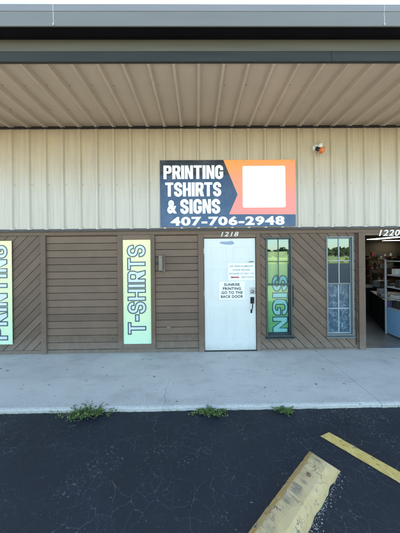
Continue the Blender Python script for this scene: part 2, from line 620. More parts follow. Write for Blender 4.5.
def block_text(text, length, height, wide=0.56, s=0.20, gap=0.06):
    """list of letters (list of loops) laid from 0..length, 0..height"""
    out, x = [], 0.0
    for ch in text:
        if ch == ' ':
            x += wide * .45
            continue
        lp, adv = glyph(ch, wide, s)
        out.append([[(px + x, py) for px, py in l] for l in lp])
        x += adv + gap
    tot = x - gap
    return [[[(px / tot * length, py * height) for px, py in l] for l in lps] for lps in out]

def font_mesh(g, text, x0, x1, z0, z1, y, offset=0.03, shear=0.0, spacing=1.1):
    """built-in font, fitted into a rectangle on the plane y"""
    c = bpy.data.curves.new('lettering_source', 'FONT')
    c.body = text
    c.offset = offset
    c.shear = shear
    c.space_character = spacing
    c.resolution_u = 4
    o = bpy.data.objects.new('lettering_source', c)
    COL.objects.link(o)
    bpy.context.view_layer.update()
    dg = bpy.context.evaluated_depsgraph_get()
    me = o.evaluated_get(dg).to_mesh()
    co = [v.co.copy() for v in me.vertices]
    a0, a1 = min(p.x for p in co), max(p.x for p in co)
    b0, b1 = min(p.y for p in co), max(p.y for p in co)
    vs = [g.bm.verts.new((x0 + (p.x - a0) / (a1 - a0) * (x1 - x0), y, z0 + (p.y - b0) / (b1 - b0) * (z1 - z0))) for p in co]
    for pl in me.polygons:
        try:
            g.bm.faces.new([vs[i] for i in pl.vertices])
        except ValueError:
            pass
    o.evaluated_get(dg).to_mesh_clear()
    bpy.data.objects.remove(o)
    bpy.data.curves.remove(c)

# ================================================================== GROUND
def asphalt_mat():
    m = mat('sealed_asphalt', (0.006, 0.0125, 0.024), 0.62, 0.22, 1.6)
    t, N, L, b = nodes_of(m)
    base = b.inputs['Base Color'].links[0].from_socket
    mp = mapping(t)
    dn = N.new('ShaderNodeTexNoise')
    dn.inputs['Scale'].default_value = 9
    dn.inputs['Detail'].default_value = 7
    L.new(mp, dn.inputs['Vector'])
    wv = mix_rgb(t, 0.10, mp, dn.outputs['Color'], 'ADD')
    def cracks(scale, w, lo, hi, nscale):
        v = N.new('ShaderNodeTexVoronoi')
        v.feature = 'DISTANCE_TO_EDGE'
        v.inputs['Scale'].default_value = scale
        L.new(wv, v.inputs['Vector'])
        ln = ramp(t, v.outputs['Distance'], w * 0.35, w, (1, 1, 1), (0, 0, 0))
        mk = ramp(t, tex_noise(t, mp, nscale, 5, 0.65), lo, hi)
        return math_node(t, 'MULTIPLY', ln, mk)
    c1 = cracks(6.5, 0.012, 0.44, 0.62, 2.3)
    c2 = cracks(13.0, 0.022, 0.45, 0.63, 3.1)
    cr = math_node(t, 'MAXIMUM', c1, math_node(t, 'MULTIPLY', c2, 0.6))
    agg = ramp(t, tex_noise(t, mp, 160, 3, 0.7), 0.42, 0.74, (0.55,) * 3, (1.5,) * 3)
    c = mix_rgb(t, 1.0, base, agg, 'MULTIPLY')
    gr = ramp(t, tex_noise(t, mp, 75, 2, 0.5), 0.735, 0.77)
    c = mix_rgb(t, math_node(t, 'MULTIPLY', gr, 0.8), c, (0.34, 0.34, 0.33))
    ch = math_node(t, 'MULTIPLY', ramp(t, tex_noise(t, mp, 42, 3, 0.6), 0.60, 0.68), ramp(t, tex_noise(t, mp, 1.9, 4, 0.6), 0.53, 0.63))
    c = mix_rgb(t, math_node(t, 'MULTIPLY', ch, 0.5), c, (0.32, 0.33, 0.33))
    wear = ramp(t, tex_noise(t, mp, 1.3, 7, 0.7), 0.48, 0.72)
    c = mix_rgb(t, math_node(t, 'MULTIPLY', wear, 0.06), c, (0.085, 0.095, 0.10))
    oil = ramp(t, tex_noise(t, mapping(t, (1, 1, 1), (4.2, 1.1, 0)), 2.6, 5, 0.6), 0.60, 0.70)
    c = mix_rgb(t, math_node(t, 'MULTIPLY', oil, 0.5), c, (0.006, 0.008, 0.011))
    c = mix_rgb(t, math_node(t, 'MULTIPLY', math_node(t, 'MULTIPLY', cr, ramp(t, tex_noise(t, mp, 28, 4, 0.7), 0.34, 0.60)), 0.42), c, (0.23, 0.24, 0.24))
    L.new(c, b.inputs['Base Color'])
    h = math_node(t, 'SUBTRACT', math_node(t, 'MULTIPLY', tex_noise(t, mp, 150, 4, 0.7), 0.5), math_node(t, 'MULTIPLY', cr, 0.6))
    bump_to(t, b, h, 0.55, 0.010)
    return m

def concrete_mat():
    m = mat('pale_concrete', (0.52, 0.51, 0.48), 0.8, 0.10, 1.7)
    t, N, L, b = nodes_of(m)
    base = b.inputs['Base Color'].links[0].from_socket
    mp = mapping(t)
    fine = ramp(t, tex_noise(t, mp, 90, 5, 0.75), 0.35, 0.7, (0.84,) * 3, (1.12,) * 3)
    c = mix_rgb(t, 1.0, base, fine, 'MULTIPLY')
    stain = ramp(t, tex_noise(t, mapping(t, (0.8, 1.6, 1)), 2.2, 8, 0.72), 0.50, 0.74)
    c = mix_rgb(t, math_node(t, 'MULTIPLY', stain, 0.55), c, (0.24, 0.235, 0.23))
    br = ramp(t, tex_noise(t, mapping(t, (1.2, 7, 1)), 3.0, 5, 0.6), 0.50, 0.72)
    c = mix_rgb(t, math_node(t, 'MULTIPLY', br, 0.22), c, (0.52, 0.515, 0.50))
    gum = ramp(t, tex_noise(t, mp, 13, 1, 0.4), 0.735, 0.755)
    c = mix_rgb(t, math_node(t, 'MULTIPLY', gum, 0.75), c, (0.10, 0.10, 0.10))
    pits = ramp(t, tex_noise(t, mp, 48, 2, 0.5), 0.74, 0.77)
    c = mix_rgb(t, math_node(t, 'MULTIPLY', pits, 0.5), c, (0.16, 0.16, 0.16))
    # hairline crack, dirt along the wall and a grimy kerb edge
    tc = N.new('ShaderNodeTexCoord')
    sx = N.new('ShaderNodeSeparateXYZ')
    L.new(tc.outputs['Object'], sx.inputs[0])
    wx = math_node(t, 'ADD', sx.outputs['X'], math_node(t, 'MULTIPLY', tex_noise(t, mp, 3.5, 6, 0.7), 0.16))
    hair = ramp(t, math_node(t, 'ABSOLUTE', math_node(t, 'ADD', wx, 0.34)), 0.001, 0.006, (1, 1, 1), (0, 0, 0))
    hair = math_node(t, 'MULTIPLY', hair, math_node(t, 'LESS_THAN', sx.outputs['Y'], 3.15))
    c = mix_rgb(t, math_node(t, 'MULTIPLY', hair, 0.55), c, (0.15, 0.15, 0.145))
    nz = tex_noise(t, mp, 6.5, 8, 0.75)
    def zone(lo, hi, k):
        return ramp(t, math_node(t, 'SUBTRACT', math_node(t, 'ADD', sx.outputs['Y'], math_node(t, 'MULTIPLY', nz, k)), lo), 0.0, hi)
    c = mix_rgb(t, math_node(t, 'MULTIPLY', zone(4.02, 0.16, 0.22), 0.40), c, (0.20, 0.19, 0.175))
    near = math_node(t, 'SUBTRACT', 1.0, zone(2.62, 0.30, 0.0))
    spk = ramp(t, tex_noise(t, mp, 60, 4, 0.75), 0.47, 0.60)
    c = mix_rgb(t, math_node(t, 'MULTIPLY', math_node(t, 'MULTIPLY', near, spk), 0.38), c, (0.21, 0.21, 0.205))
    L.new(c, b.inputs['Base Color'])
    bump_to(t, b, tex_noise(t, mp, 110, 5, 0.7), 0.35, 0.006)
    return m
M['asphalt'] = asphalt_mat()
M['concrete'] = concrete_mat()
M['kerb'] = mat('worn_kerb_concrete', (0.46, 0.455, 0.44), 0.85, 0.16, 9, bump=0.5, bscale=40)
M['soil'] = mat('dry_ground', (0.16, 0.14, 0.09), 0.95, 0.3, 0.4)
M['grass'] = mat('far_lawn', (0.17, 0.22, 0.055), 0.9, 0.35, 0.25)

# open land to the horizon, then the lot
g = G()
g.loops([[(-1500, -1500), (1500, -1500), (1500, 1500), (-1500, 1500)]], 0)
for v in g.bm.verts:
    v.co = Vector((v.co.x, v.co.z, AS - 0.06))
structure(g.build('ground', M['soil'], keep=True))
g = G()
ys = [-34, -6, -2, 0, 1, 2, YK + 0.02]
xs = [-40, -6, -3, 0, 3, 6, 40]
bv = [[g.bm.verts.new((x, y, AS)) for x in xs] for y in ys]
for j in range(len(ys) - 1):
    for i in range(len(xs) - 1):
        g.bm.faces.new((bv[j][i], bv[j][i + 1], bv[j + 1][i + 1], bv[j + 1][i]))
structure(g.build('parking_lot', M['asphalt'], keep=True))
g = G()
g.box(-300, 300, -140, -36, AS - 0.2, AS - 0.02)
structure(g.build('lawn', M['grass'], keep=True))

# pavement slabs with tooled joints and a low rounded kerb edge
g = G()
joints = [-9.0, -5.4, 2.1307, 5.9, 9.0]
for i in range(len(joints) - 1):
    a, b_ = joints[i] + 0.003, joints[i + 1] - 0.003
    n = max(8, int((b_ - a) / 0.025))
    rows = []
    rnd = [random.uniform(-1, 1) for _ in range(n + 1)]
    for k in range(n + 1):
        x = a + (b_ - a) * k / n
        w = 0.008 * noise.noise(Vector((x * 5, 1.3, 0))) + 0.008 * noise.noise(Vector((x * 17, 4.3, 0))) + 0.022 * max(0, noise.noise(Vector((x * 4.3, 8.1, 0))) - 0.28)
        prof = [(D + 0.05, 0.0), (YK + 0.032, -0.002), (YK + 0.012 + w, -0.008), (YK + 0.002 + w, -0.020), (YK + w, -0.09)]
        rows.append([g.bm.verts.new((x, y, z)) for y, z in prof])
    for p, q in zip(rows, rows[1:]):
        for k in range(len(prof) - 1):
            g.bm.faces.new((p[k], q[k], q[k + 1], p[k + 1]))
    for r_ in (rows[0], rows[-1]):
        lo = [g.bm.verts.new((r_[0].co.x, D + 0.05, -0.09))]
        g.bm.faces.new(r_ + lo)
structure(g.build('sidewalk', M['concrete'], keep=True))
g = G()
g.box(-9, 9, YK + 0.03, D + 0.06, -0.12, -0.012)
structure(g.build('sidewalk_bed', M['backing'], keep=True))

# unseen pale slab added behind the viewpoint, bouncing warm sunlight onto soffit and wall
g = G()
g.box(-40, 40, -4.6, -0.45, AS - 0.05, AS + 0.004)
structure(g.build('bounce_slab', mat('pale_bounce_concrete', (0.46, 0.42, 0.35), 0.9, 0.12, 1.2), keep=True))

# painted bay line
def stripe_mat():
    m = mat('worn_yellow_line', (0.55, 0.37, 0.09), 0.7, 0.12, 14, tint=(0.66, 0.48, 0.16))
    t, N, L, b = nodes_of(m)
    base = b.inputs['Base Color'].links[0].from_socket
    w = ramp(t, tex_noise(t, mapping(t), 24, 8, 0.8), 0.56, 0.64)
    c = mix_rgb(t, math_node(t, 'MULTIPLY', w, 0.8), base, (0.05, 0.05, 0.055))
    L.new(c, b.inputs['Base Color'])
    return m
M['stripe'] = stripe_mat()
g = G()
A0, B0 = Vector((1.3043, 2.2038)), Vector((1.6407, 1.7880))
dr = (B0 - A0).normalized()
nr = Vector((-dr.y, dr.x))
if nr.x > 0: nr = -nr
ln, wd = 4.6, 0.118
edgeA, edgeB = [], []
for k in range(93):
    s_ = ln * k / 92
    j1 = 0.004 * noise.noise(Vector((s_ * 14, 0, 0))) + 0.003 * noise.noise(Vector((s_ * 40, 3, 0)))
    j2 = 0.004 * noise.noise(Vector((s_ * 14, 7, 0))) + 0.003 * noise.noise(Vector((s_ * 40, 9, 0)))
    p = A0 + dr * s_
    edgeA.append(g.bm.verts.new((p.x + nr.x * j1, p.y + nr.y * j1, AS + 0.004)))
    q = p + nr * (wd + j2) - dr * (0.035 * (1 - s_ / ln))
    edgeB.append(g.bm.verts.new((q.x, q.y, AS + 0.004)))
for k in range(92):
    g.bm.faces.new((edgeA[k], edgeA[k + 1], edgeB[k + 1], edgeB[k]))
structure(g.build('parking_bay_line', M['stripe'], keep=True))

# ================================================================== BUILDING
bld = empty('storefront_building', (0, D, 0), 'tan metal storefront with brown timber siding below and a deep ribbed overhang', 'building')
X0, X1 = -9.0, 9.0

# --- ribbed steel wall
def ribbed(xa, xb, ph, flip):
    """x, height profile of a ribbed sheet: trapezoid ribs each 0.3048 with two low stiffeners"""
    pts = []
    k = math.floor((xa - ph) / 0.3048)
    while ph + k * 0.3048 < xb:
        c = ph + k * 0.3048
        for dx, h in ((-0.034, 0), (-0.016, 0.030), (0.016, 0.030), (0.034, 0), (0.080, 0), (0.087, 0.004), (0.109, 0.004), (0.116, 0), (0.188, 0), (0.195, 0.004), (0.217, 0.004), (0.224, 0)):
            pts.append((c + dx, h))
        k += 1
    return [(x, h) for x, h in pts if xa <= x <= xb and (flip or h in (0, 0.030))]
PH = 0.0348
WALL_Y = D - 0.012
g = G()
prof = ribbed(X0, X1, PH - 0.012, 1)
zs_ = [ZT + 0.03, 2.6, 3.0, 3.4, 3.8, ZS - 0.012]
rows = [[g.bm.verts.new((x, WALL_Y - h, z)) for x, h in prof] for z in zs_]
for a, b_ in zip(rows, rows[1:]):
    for i in range(len(prof) - 1):
        g.bm.faces.new((a[i], a[i + 1], b_[i + 1], b_[i]))
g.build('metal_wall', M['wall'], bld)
g = G()
k = -29
while k < 29:
    c = PH - 0.012 + k * 0.3048
    for z in (ZT + 0.075, 3.05):
        g.lathe((c + 0.05, WALL_Y, z + random.uniform(-.006, .006)), (0, -1, 0), ((0.007, 0), (0.007, 0.003), (0.004, 0.006)), 6)
    k += 1
for dx, dz in ((0, 0), (0.035, 0.03), (-0.03, 0.045), (0.02, -0.035), (0.05, 0.012)):
    px, pz = at(317, 216, WALL_Y)
    g.lathe((px + dx, WALL_Y, pz + dz), (0, -1, 0), ((0.006, 0), (0.006, 0.003), (0.003, 0.005)), 6)
tag(g.build('wall_screws', M['screw'], bld), kind='stuff')

# --- soffit with ribs hanging down
g = G()
prof = ribbed(X0, X1, PH, 0)
ys_ = [DE + 0.031, 2.9, 3.3, 3.7, D + 0.1]
rows = [[g.bm.verts.new((x, y, ZS + 0.045 - h * 1.85)) for x, h in prof] for y in ys_]
for a, b_ in zip(rows, rows[1:]):
    for i in range(len(prof) - 1):
        g.bm.faces.new((a[i], a[i + 1], b_[i + 1], b_[i]))
g.build('soffit', M['soffit'], bld)
g = G()
for k in range(-29, 29):
    c = PH + k * 0.3048
    for y in (3.05, 3.55):
        if random.random() < 0.8:
            g.lathe((c + 0.055, y + random.uniform(-.01, .01), ZS + 0.045), (0, 0, -1), ((0.008, 0), (0.008, 0.003), (0.004, 0.006)), 6)
tag(g.build('soffit_screws', M['screw'], bld), kind='stuff')
g = G()
g.box(X0, X1, D - 0.075, D - 0.040, ZS - 0.024, ZS - 0.010)
g.box(X0, X1, D - 0.008, D + 0.05, ZS - 0.10, ZS + 0.10)
g.build('closure_strip', M['backing'], bld)

# --- eave: drip edge, fascia, box gutter, roof
g = G()
g.box(X0, 1.62, DE - 0.004, DE + 0.03, ZS - 0.012, 4.168)
g.box(1.624, X1, DE - 0.006, DE + 0.03, ZS - 0.013, 4.166)
g.build('drip_edge', M['drip'], bld)
g = G()
g.prism_x([(DE - 0.010, 4.169), (DE + 0.02, 4.169), (DE + 0.02, 4.36), (DE - 0.002, 4.36), (DE - 0.002, 4.176), (DE - 0.010, 4.174)], X0, X1)
g.build('fascia', M['fascia'], bld)
GY0, GY1 = 2.45, DE - 0.004
gut = G()
gut.prism_x([(GY0, 4.304), (GY0 + 0.012, 4.304), (GY0 + 0.012, 4.535), (GY0, 4.535), (GY0, 4.463), (GY0 - 0.004, 4.459)], X0, X1)
gutter = gut.build('gutter', M['gutter'], bld)
g = G()
g.prism_x([(GY0 - 0.006, 4.463), (GY0 - 0.002, 4.463), (GY0 - 0.002, 4.535), (GY0 + 0.03, 4.535), (GY0 + 0.03, 4.541), (GY0 - 0.006, 4.541)], X0, X1)
g.build('gutter_lip', M['gutter_lip'], gutter)
g = G()
g.box(X0, X1, GY0 + 0.0122, DE - 0.05, 4.298, 4.306)
g.box(X0, X1, DE - 0.0498, DE - 0.003, 4.310, 4.318)
g.box(X0, X1, DE - 0.052, DE - 0.0499, 4.298, 4.318)
g.build('gutter_bottom', M['gutter_under'], gutter)
for px in (53.5, 384):
    xa, za = at(px, 15, GY0)
    g = G()
    pz = [4.305, 4.36, 4.41, 4.458]
    for a, b_ in zip(pz, pz[1:]):
        g.tube((xa + random.uniform(-.004, .004), GY0 - 0.002, a), (xa + random.uniform(-.004, .004), GY0 - 0.002, b_), 0.004, n=6)
    g.tube((xa, GY0 - 0.006, 4.46), (xa, GY0 - 0.006, 4.54), 0.004, n=6)
    g.lathe((xa, GY0 - 0.004, 4.318), (0, -1, 0), ((0.012, 0), (0.010, 0.005), (0.004, 0.008)), 8)
    g.build('caulked_seam', M['caulk'], gutter)
g = G()
g.hull([(X0, DE - 0.02, 4.36), (X1, DE - 0.02, 4.36), (X1, 16, 4.36), (X0, 16, 4.36)],
       [(X0, DE - 0.02, 4.47), (X1, DE - 0.02, 4.47), (X1, 16, 4.75), (X0, 16, 4.75)])
g.build('roof', M['roof'], bld)

# --- openings (photo measurements on the siding plane)
DX0, DX1 = 0.115, 1.052            # door slab
DZ1 = 2.055
W1 = (1.252, 1.708, 0.262, 2.058)  # left window
W2 = (2.362, 2.838, 0.266, 2.062)  # right window
OX0, OX1, OZ1 = 3.048, 3.985, 2.085  # open doorway
TR = 0.018                           # how far trim stands out

def backed(x0, x1, z0, z1):
    """dark sheathing behind the boards with the openings left out"""
    return (x0, x1, z0, z1)
def tile_regions(x0, x1, z0, z1, holes):
    xsx = sorted({x0, x1, *[h for q in holes for h in q[:2] if x0 < h < x1]})
    out = []
    for a, b_ in zip(xsx, xsx[1:]):
        zz = [z0]
        segs = []
        blocked = [(q[2], q[3]) for q in holes if q[0] < (a + b_) / 2 < q[1]]
        cur = z0
        for c, d in sorted(blocked):
            if c > cur: segs.append((cur, c))
            cur = max(cur, d)
        if cur < z1: segs.append((cur, z1))
        out += [(a, b_, c, d) for c, d in segs]
    return out
holes = [(DX0 - 0.02, DX1 + 0.02, -1, DZ1 + 0.02), W1, W2, (OX0 - 0.01, OX1 + 0.01, -1, OZ1 + 0.01)]
g = G()
for (a, b_, c, d) in tile_regions(X0, X1, 0.0, ZT + 0.05, holes):
    g.box(a, b_, D + 0.021, D + 0.08, c, d)
g.build('wall_backing', M['backing'], bld)

PITCH_H = 0.1285
def horizontal_siding(x0, x1, z0, z1, hol=()):
    g = G()
    for (a, b_, c, d) in tile_regions(x0, x1, z0, z1, hol):
        z = z0 - PITCH_H
        while z < d:
            lo, hi = max(c, z + 0.0042), min(d, z + PITCH_H - 0.0042)
            if hi - lo > 0.004:
                cz = 0.004
                g.prism_x([(D + 0.020, lo), (D + cz, lo), (D, lo + min(cz, (hi - lo) / 3)), (D + 0.0015, hi - min(cz, (hi - lo) / 3)), (D + cz, hi), (D + 0.020, hi)], a, b_)
            z += PITCH_H
    return g
def diagonal_siding(x0, x1, z0, z1, sgn, hol=(), ph=0.0):
    g = G()
    p = 0.178
    for reg in tile_regions(x0, x1, z0, z1, hol):
        for k in range(-60, 80):
            c0 = ph + k * p
            e = 0.0065
            big = 12
            poly = [(-big, c0 + e - sgn * big), (big, c0 + e + sgn * big), (big, c0 + p - e + sgn * big), (-big, c0 + p - e - sgn * big)]
            q = clip(poly, *reg)
            if len(q) >= 3 and area(q) > 2e-5:
                y = D + random.uniform(0, 0.002)
                g.prism_y(q, D + 0.020, y)
    return g
ZB, ZTT = 0.062, 2.135                 # skirting top, head trim bottom
LP0, LP1 = -2.826, -2.735              # left post
horizontal_siding(LP1, -1.455, ZB, ZTT).build('horizontal_siding', M['board_h'], bld)
horizontal_siding(-0.775, 0.005, ZB, ZTT).build('horizontal_siding', M['board_h'], bld)
diagonal_siding(X0, LP0, ZB, ZTT, 1, ph=0.035).build('diagonal_siding', M['board_up'], bld)
diagonal_siding(1.135, 2.932, ZB - 0.03, ZTT, -1, (W1, W2), ph=0.05).build('diagonal_siding', M['board_d'], bld)
diagonal_siding(4.12, X1, ZB, ZTT, 1).build('diagonal_siding', M['board_d'], bld)

def trim(name, x0, x1, z0, z1, proud=TR, m='trim'):
    g = G()
    g.box(x0, x1, D - proud, D + 0.019, z0, z1, 0.003)
    return g.build(name, M[m], bld)
g = G()
g.box(X0, X1, D - TR - 0.004, D + 0.019, ZTT, ZT - 0.004, 0.003)
g.build('head_trim', M['board_h'], bld)
g = G()
g.prism_x([(D + 0.01, ZT), (D - 0.055, ZT - 0.006), (D - 0.058, ZT + 0.004), (D - 0.02, ZT + 0.024), (D - 0.016, ZT + 0.045), (D + 0.01, ZT + 0.045)], X0, X1)
g.build('flashing', M['flash'], bld)
g = G()
for a, b_, h in ((X0, LP0, ZB), (LP1, 0.005, ZB), (1.135, 2.932, ZB - 0.03), (4.12, X1, ZB)):
    g.box(a, b_, D - TR + 0.003, D + 0.019, -0.002, h - 0.002, 0.003)
g.build('skirting', M['board_h'], bld)
trim('post', LP0, LP1, -0.001, ZTT, 0.035)
trim('door_trim', 0.006, DX0 - 0.008, -0.001, ZTT, 0.03)
trim('door_trim', DX1 + 0.008, 1.134, -0.001, ZTT, 0.03)
trim('door_trim', DX0 - 0.007, DX1 + 0.007, DZ1 + 0.012, ZTT, 0.026, 'board_h')
trim('post', 2.933, OX0, -0.001, ZTT, 0.04)
trim('post', OX1, 4.119, -0.001, ZTT, 0.04)
trim('doorway_header', OX0 + 0.001, OX1 - 0.001, OZ1, ZTT, 0.022, 'board_h')

# framed recess that holds the long sign
fo = (-1.452, -0.778, 0.10, 2.134)
sg = (-1.358, -0.856, 0.155, 2.045)
trim('sign_frame', fo[0], sg[0] - 0.003, fo[2], fo[3] - 0.001, 0.03)
trim('sign_frame', sg[1] + 0.003, fo[1], fo[2], fo[3] - 0.001, 0.03)
trim('sign_frame', sg[0] - 0.002, sg[1] + 0.002, sg[3] + 0.003, fo[3] - 0.001, 0.028, 'board_h')
trim('sign_frame', sg[0] - 0.002, sg[1] + 0.002, fo[2], sg[2] - 0.003, 0.028, 'board_h')
trim('sign_frame', fo[0], fo[1], ZB, fo[2] - 0.001, 0.012, 'board_h')

# --- white panelled door
door = G()
door.box(DX0, DX1, D + 0.004, D + 0.05, 0.012, DZ1, 0.002)
door = door.build('door', M['door'], bld)
g = G()
mw = 0.013
for (a, b_) in ((0.225, 0.525), (0.640, 0.940)):
    for (c, d) in ((1.62, 1.90), (0.93, 1.50), (0.22, 0.80)):
        for (p0, p1, q0, q1) in ((a, b_, c, c + mw), (a, b_, d - mw, d), (a, a + mw, c + mw, d - mw), (b_ - mw, b_, c + mw, d - mw)):
            g.box(p0, p1, D + 0.0005, D + 0.0046, q0, q1, 0.0018)
        g.box(a + 0.05, b_ - 0.05, D + 0.0012, D + 0.0046, c + 0.05, d - 0.05, 0.0025)
g.build('door_panel_moulding', M['door'], door)
g = G()
hx, hz = at(252.3, 291.5, D)
g.lathe((hx, D + 0.004, hz), (0, -1, 0), ((0.034, 0), (0.034, 0.008), (0.026, 0.020), (0.012, 0.024), (0.012, 0.030)), 20)
g.build('deadbolt', M['steel'], door, True)
g = G()
hx2, hz2 = at(252.3, 300.5, D)
g.box(hx2 - 0.036, hx2 + 0.036, D - 0.006, D + 0.004, hz2 - 0.055, hz2 + 0.065, 0.004)
g.tube((hx2 + 0.0, D - 0.004, hz2 + 0.03), (hx2, D - 0.05, hz2 + 0.02), 0.010)
g.tube((hx2 + 0.0, D - 0.046, hz2 + 0.02), (hx2 - 0.012, D - 0.055, hz2 - 0.12), 0.010)
g.tube((hx2 - 0.012, D - 0.055, hz2 - 0.12), (hx2 - 0.02, D - 0.004, hz2 - 0.20), 0.009)
g.box(hx2 - 0.034, hx2 - 0.004, D - 0.006, D + 0.004, hz2 - 0.23, hz2 - 0.165, 0.004)
g.build('door_handle', M['black_metal'], door)
g = G()
g.box(hx - 0.045, DX1 - 0.003, D + 0.001, D + 0.0036, hz - 0.05, hz + 0.075, 0.001)
g.build('strike_plate', M['caulk'], door)
for z in (0.24, 1.05, 1.83):
    g = G()
    g.tube((DX0 - 0.003, D - 0.004, z - 0.05), (DX0 - 0.003, D - 0.004, z + 0.05), 0.008, n=10)
    g.build('hinge', M['steel'], door)
g = G()
pts = [at(x, y, D) for x, y in ((219.5, 243.2), (221, 241.6), (227, 241.5), (232, 241), (233.8, 242.2), (234, 244.2), (230, 244.8), (224, 244.4))]
g.prism_y(pts, D + 0.003, D + 0.0046)
g.build('tape_patch', mat('blue_grey_tape', (0.24, 0.31, 0.42), 0.5, 0.15, 20), door)
g = G()
xa, xb, za, zb = rect(247.5, 261.2, 253.5, 262.2, D)
g.box(xa, xb, D + 0.0015, D + 0.0046, za, zb)
g.build('small_sticker', flat('dark_sticker', (0.12, 0.13, 0.14)), door)
g = G()
g.box(DX0 - 0.01, DX1 + 0.01, D - 0.022, D + 0.09, -0.002, 0.011, 0.003)
g.build('threshold', M['black_metal'], bld)

# --- double-hung windows
def window(W, fm, mm, tracks):
    x0, x1, z0, z1 = W
    rail = z0 + (z1 - z0) * 0.522
    t_ = 0.015
    fr = G()
    fr.box(x0 - 0.012, x0 + t_, D - 0.020, D + 0.075, z0 - 0.012, z1 + 0.012, 0.003)
    fr.box(x1 - t_, x1 + 0.012, D - 0.020, D + 0.075, z0 - 0.012, z1 + 0.012, 0.003)
    fr.box(x0 + t_ + 0.0005, x1 - t_ - 0.0005, D - 0.019, D + 0.075, z1 - t_ * 0.8, z1 + 0.011, 0.003)
    fr.box(x0 + t_ + 0.0005, x1 - t_ - 0.0005, D - 0.019, D + 0.075, z0 - 0.011, z0 + t_, 0.003)
    win = fr.build('window', fm, bld)
    up = G()
    yu, yl = D + 0.012, D + 0.034
    a, b_ = x0 + t_ + 0.001, x1 - t_ - 0.001
    w = 0.017
    def sash(g, y, c, d):
        g.box(a, a + w, y, y + 0.018, c, d, 0.002)
        g.box(b_ - w, b_, y, y + 0.018, c, d, 0.002)
        g.box(a + w + .0004, b_ - w - .0004, y + .0006, y + 0.018, c, c + w, 0.002)
        g.box(a + w + .0004, b_ - w - .0004, y + .0006, y + 0.018, d - w, d, 0.002)
    top = z1 - t_ * 0.8 - 0.001
    sash(up, yu, rail - 0.012, top)
    s1 = up.build('sash', fm, win)
    lo = G()
    sash(lo, yl, z0 + t_ + 0.001, rail + 0.012)
    s2 = lo.build('sash', mm if not tracks else fm, win)
    m1 = G()
    cx = (a + b_) / 2
    zc = (rail + top) / 2
    m1.box(cx - 0.008, cx + 0.008, yu + 0.002, yu + 0.012, rail + 0.0085, top - w - .0005, 0.002)
    m1.box(a + w + .0005, cx - 0.0085, yu + 0.003, yu + 0.012, zc - 0.008, zc + 0.008, 0.002)
    m1.box(cx + 0.0085, b_ - w - .0005, yu + 0.003, yu + 0.012, zc - 0.008, zc + 0.008, 0.002)
    m1.build('muntin', mm, win)
    if not tracks:
        m2 = G()
        zc2 = (rail + z0 + t_) / 2
        m2.box(cx - 0.010, cx + 0.010, yl + 0.002, yl + 0.012, z0 + t_ + w + .001, rail - 0.0085, 0.002)
        m2.box(a + w + .0005, cx - 0.0105, yl + 0.003, yl + 0.012, zc2 - 0.010, zc2 + 0.010, 0.002)
        m2.box(cx + 0.0105, b_ - w - .0005, yl + 0.003, yl + 0.012, zc2 - 0.010, zc2 + 0.010, 0.002)
        m2.build('muntin', mm, win)
    for (y, c, d, gm) in ((yu + 0.014, rail + 0.008, top - w, 'glass'), (yl + 0.014, z0 + t_ + w, rail - 0.008, 'clear_glass')):
        p = G()
        p.bm.faces.new([p.bm.verts.new(v) for v in ((a + w - .003, y, c - .003), (b_ - w + .003, y, c - .003), (b_ - w + .003, y, d + .003), (a + w - .003, y, d + .003))])
        p.build('pane', M[gm], win)
    sill = G()
    sill.prism_x([(D + 0.02, z0 - 0.014), (D - 0.045, z0 - 0.030), (D - 0.045, z0 - 0.046), (D + 0.02, z0 - 0.046)], x0 - 0.03, x1 + 0.045 if tracks else x1 + 0.02)
    sill.build('sill', fm, win)
    if tracks:
        q = G()
        q.box(x1 + 0.014, x1 + 0.034, D - 0.02, D + 0.001, 0.80, 1.19, 0.002)
        q.build('screen_track', M['black_metal'], win)
    else:
        q = G()
        q.box(a + w - 0.002, b_ - w + 0.002, yl + 0.0125, yl + 0.0135, z0 + t_ + 0.004, rail - 0.006)
        q.build('lace_film', M['film'], win)
    return win
w1 = window(W1, M['frame_dark'], M['frame_dark'], True)
w1['label'] = 'tall dark framed window with a green lettered board behind it'
w2 = window(W2, M['frame_light'], M['muntin_light'], False)
w2['label'] = 'tall pale framed window with blue lace film in the lower sash'

# --- numbers painted over the doors
g = G()
xa, xb, za, zb = rect(220.8, 236.6, 238.2, 232.0, D)
font_mesh(g, '1218', xa, xb, min(za, zb), max(za, zb), D - 0.0285, 0.008, 0.25, 1.15)
g.build('house_number', M['number'], bld)
g = G()
xa, xb, za, zb = rect(377.5, 236.2, 398.5, 229.8, D)
font_mesh(g, '1220', xa, xb, min(za, zb), max(za, zb), D - 0.0285, 0.025, 0.25, 1.15)
g.build('house_number', M['number'], bld)

# --- rooms behind the front
PX = 2.02
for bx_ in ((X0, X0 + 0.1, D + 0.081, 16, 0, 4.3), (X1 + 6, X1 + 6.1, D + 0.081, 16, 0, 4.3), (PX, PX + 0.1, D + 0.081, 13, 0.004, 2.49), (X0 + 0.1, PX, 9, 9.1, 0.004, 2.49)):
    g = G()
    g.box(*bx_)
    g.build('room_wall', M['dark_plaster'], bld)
g = G()
g.box(PX + 0.1, X1 + 6, 12.4, 12.5, 0.004, 2.49)
g.build('shop_back_wall', M['plaster'], bld)
g = G()
g.box(X1, X1 + 6, D, D + 0.1, 0.0, 4.3)
g.box(X0, X1, D + 0.05, D + 0.15, ZT + 0.06, 4.3)
g.build('upper_backing', M['backing'], bld)
g = G()
g.box(X0 + 0.1, X1 + 6, D + 0.151, 12.6, 2.50, 2.6)
g.build('ceiling', M['ceil'], bld)
g = G()
g.box(X0 + 0.1, X1 + 6, D + 0.092, 12.6, -0.1, 0.001)
g.build('shop_floor', M['shopfloor'], bld)
g = G()
g.box(OX0, OX1, D - 0.02, D + 0.091, -0.001, 0.014, 0.004)
g.build('threshold', M['steel'], bld)

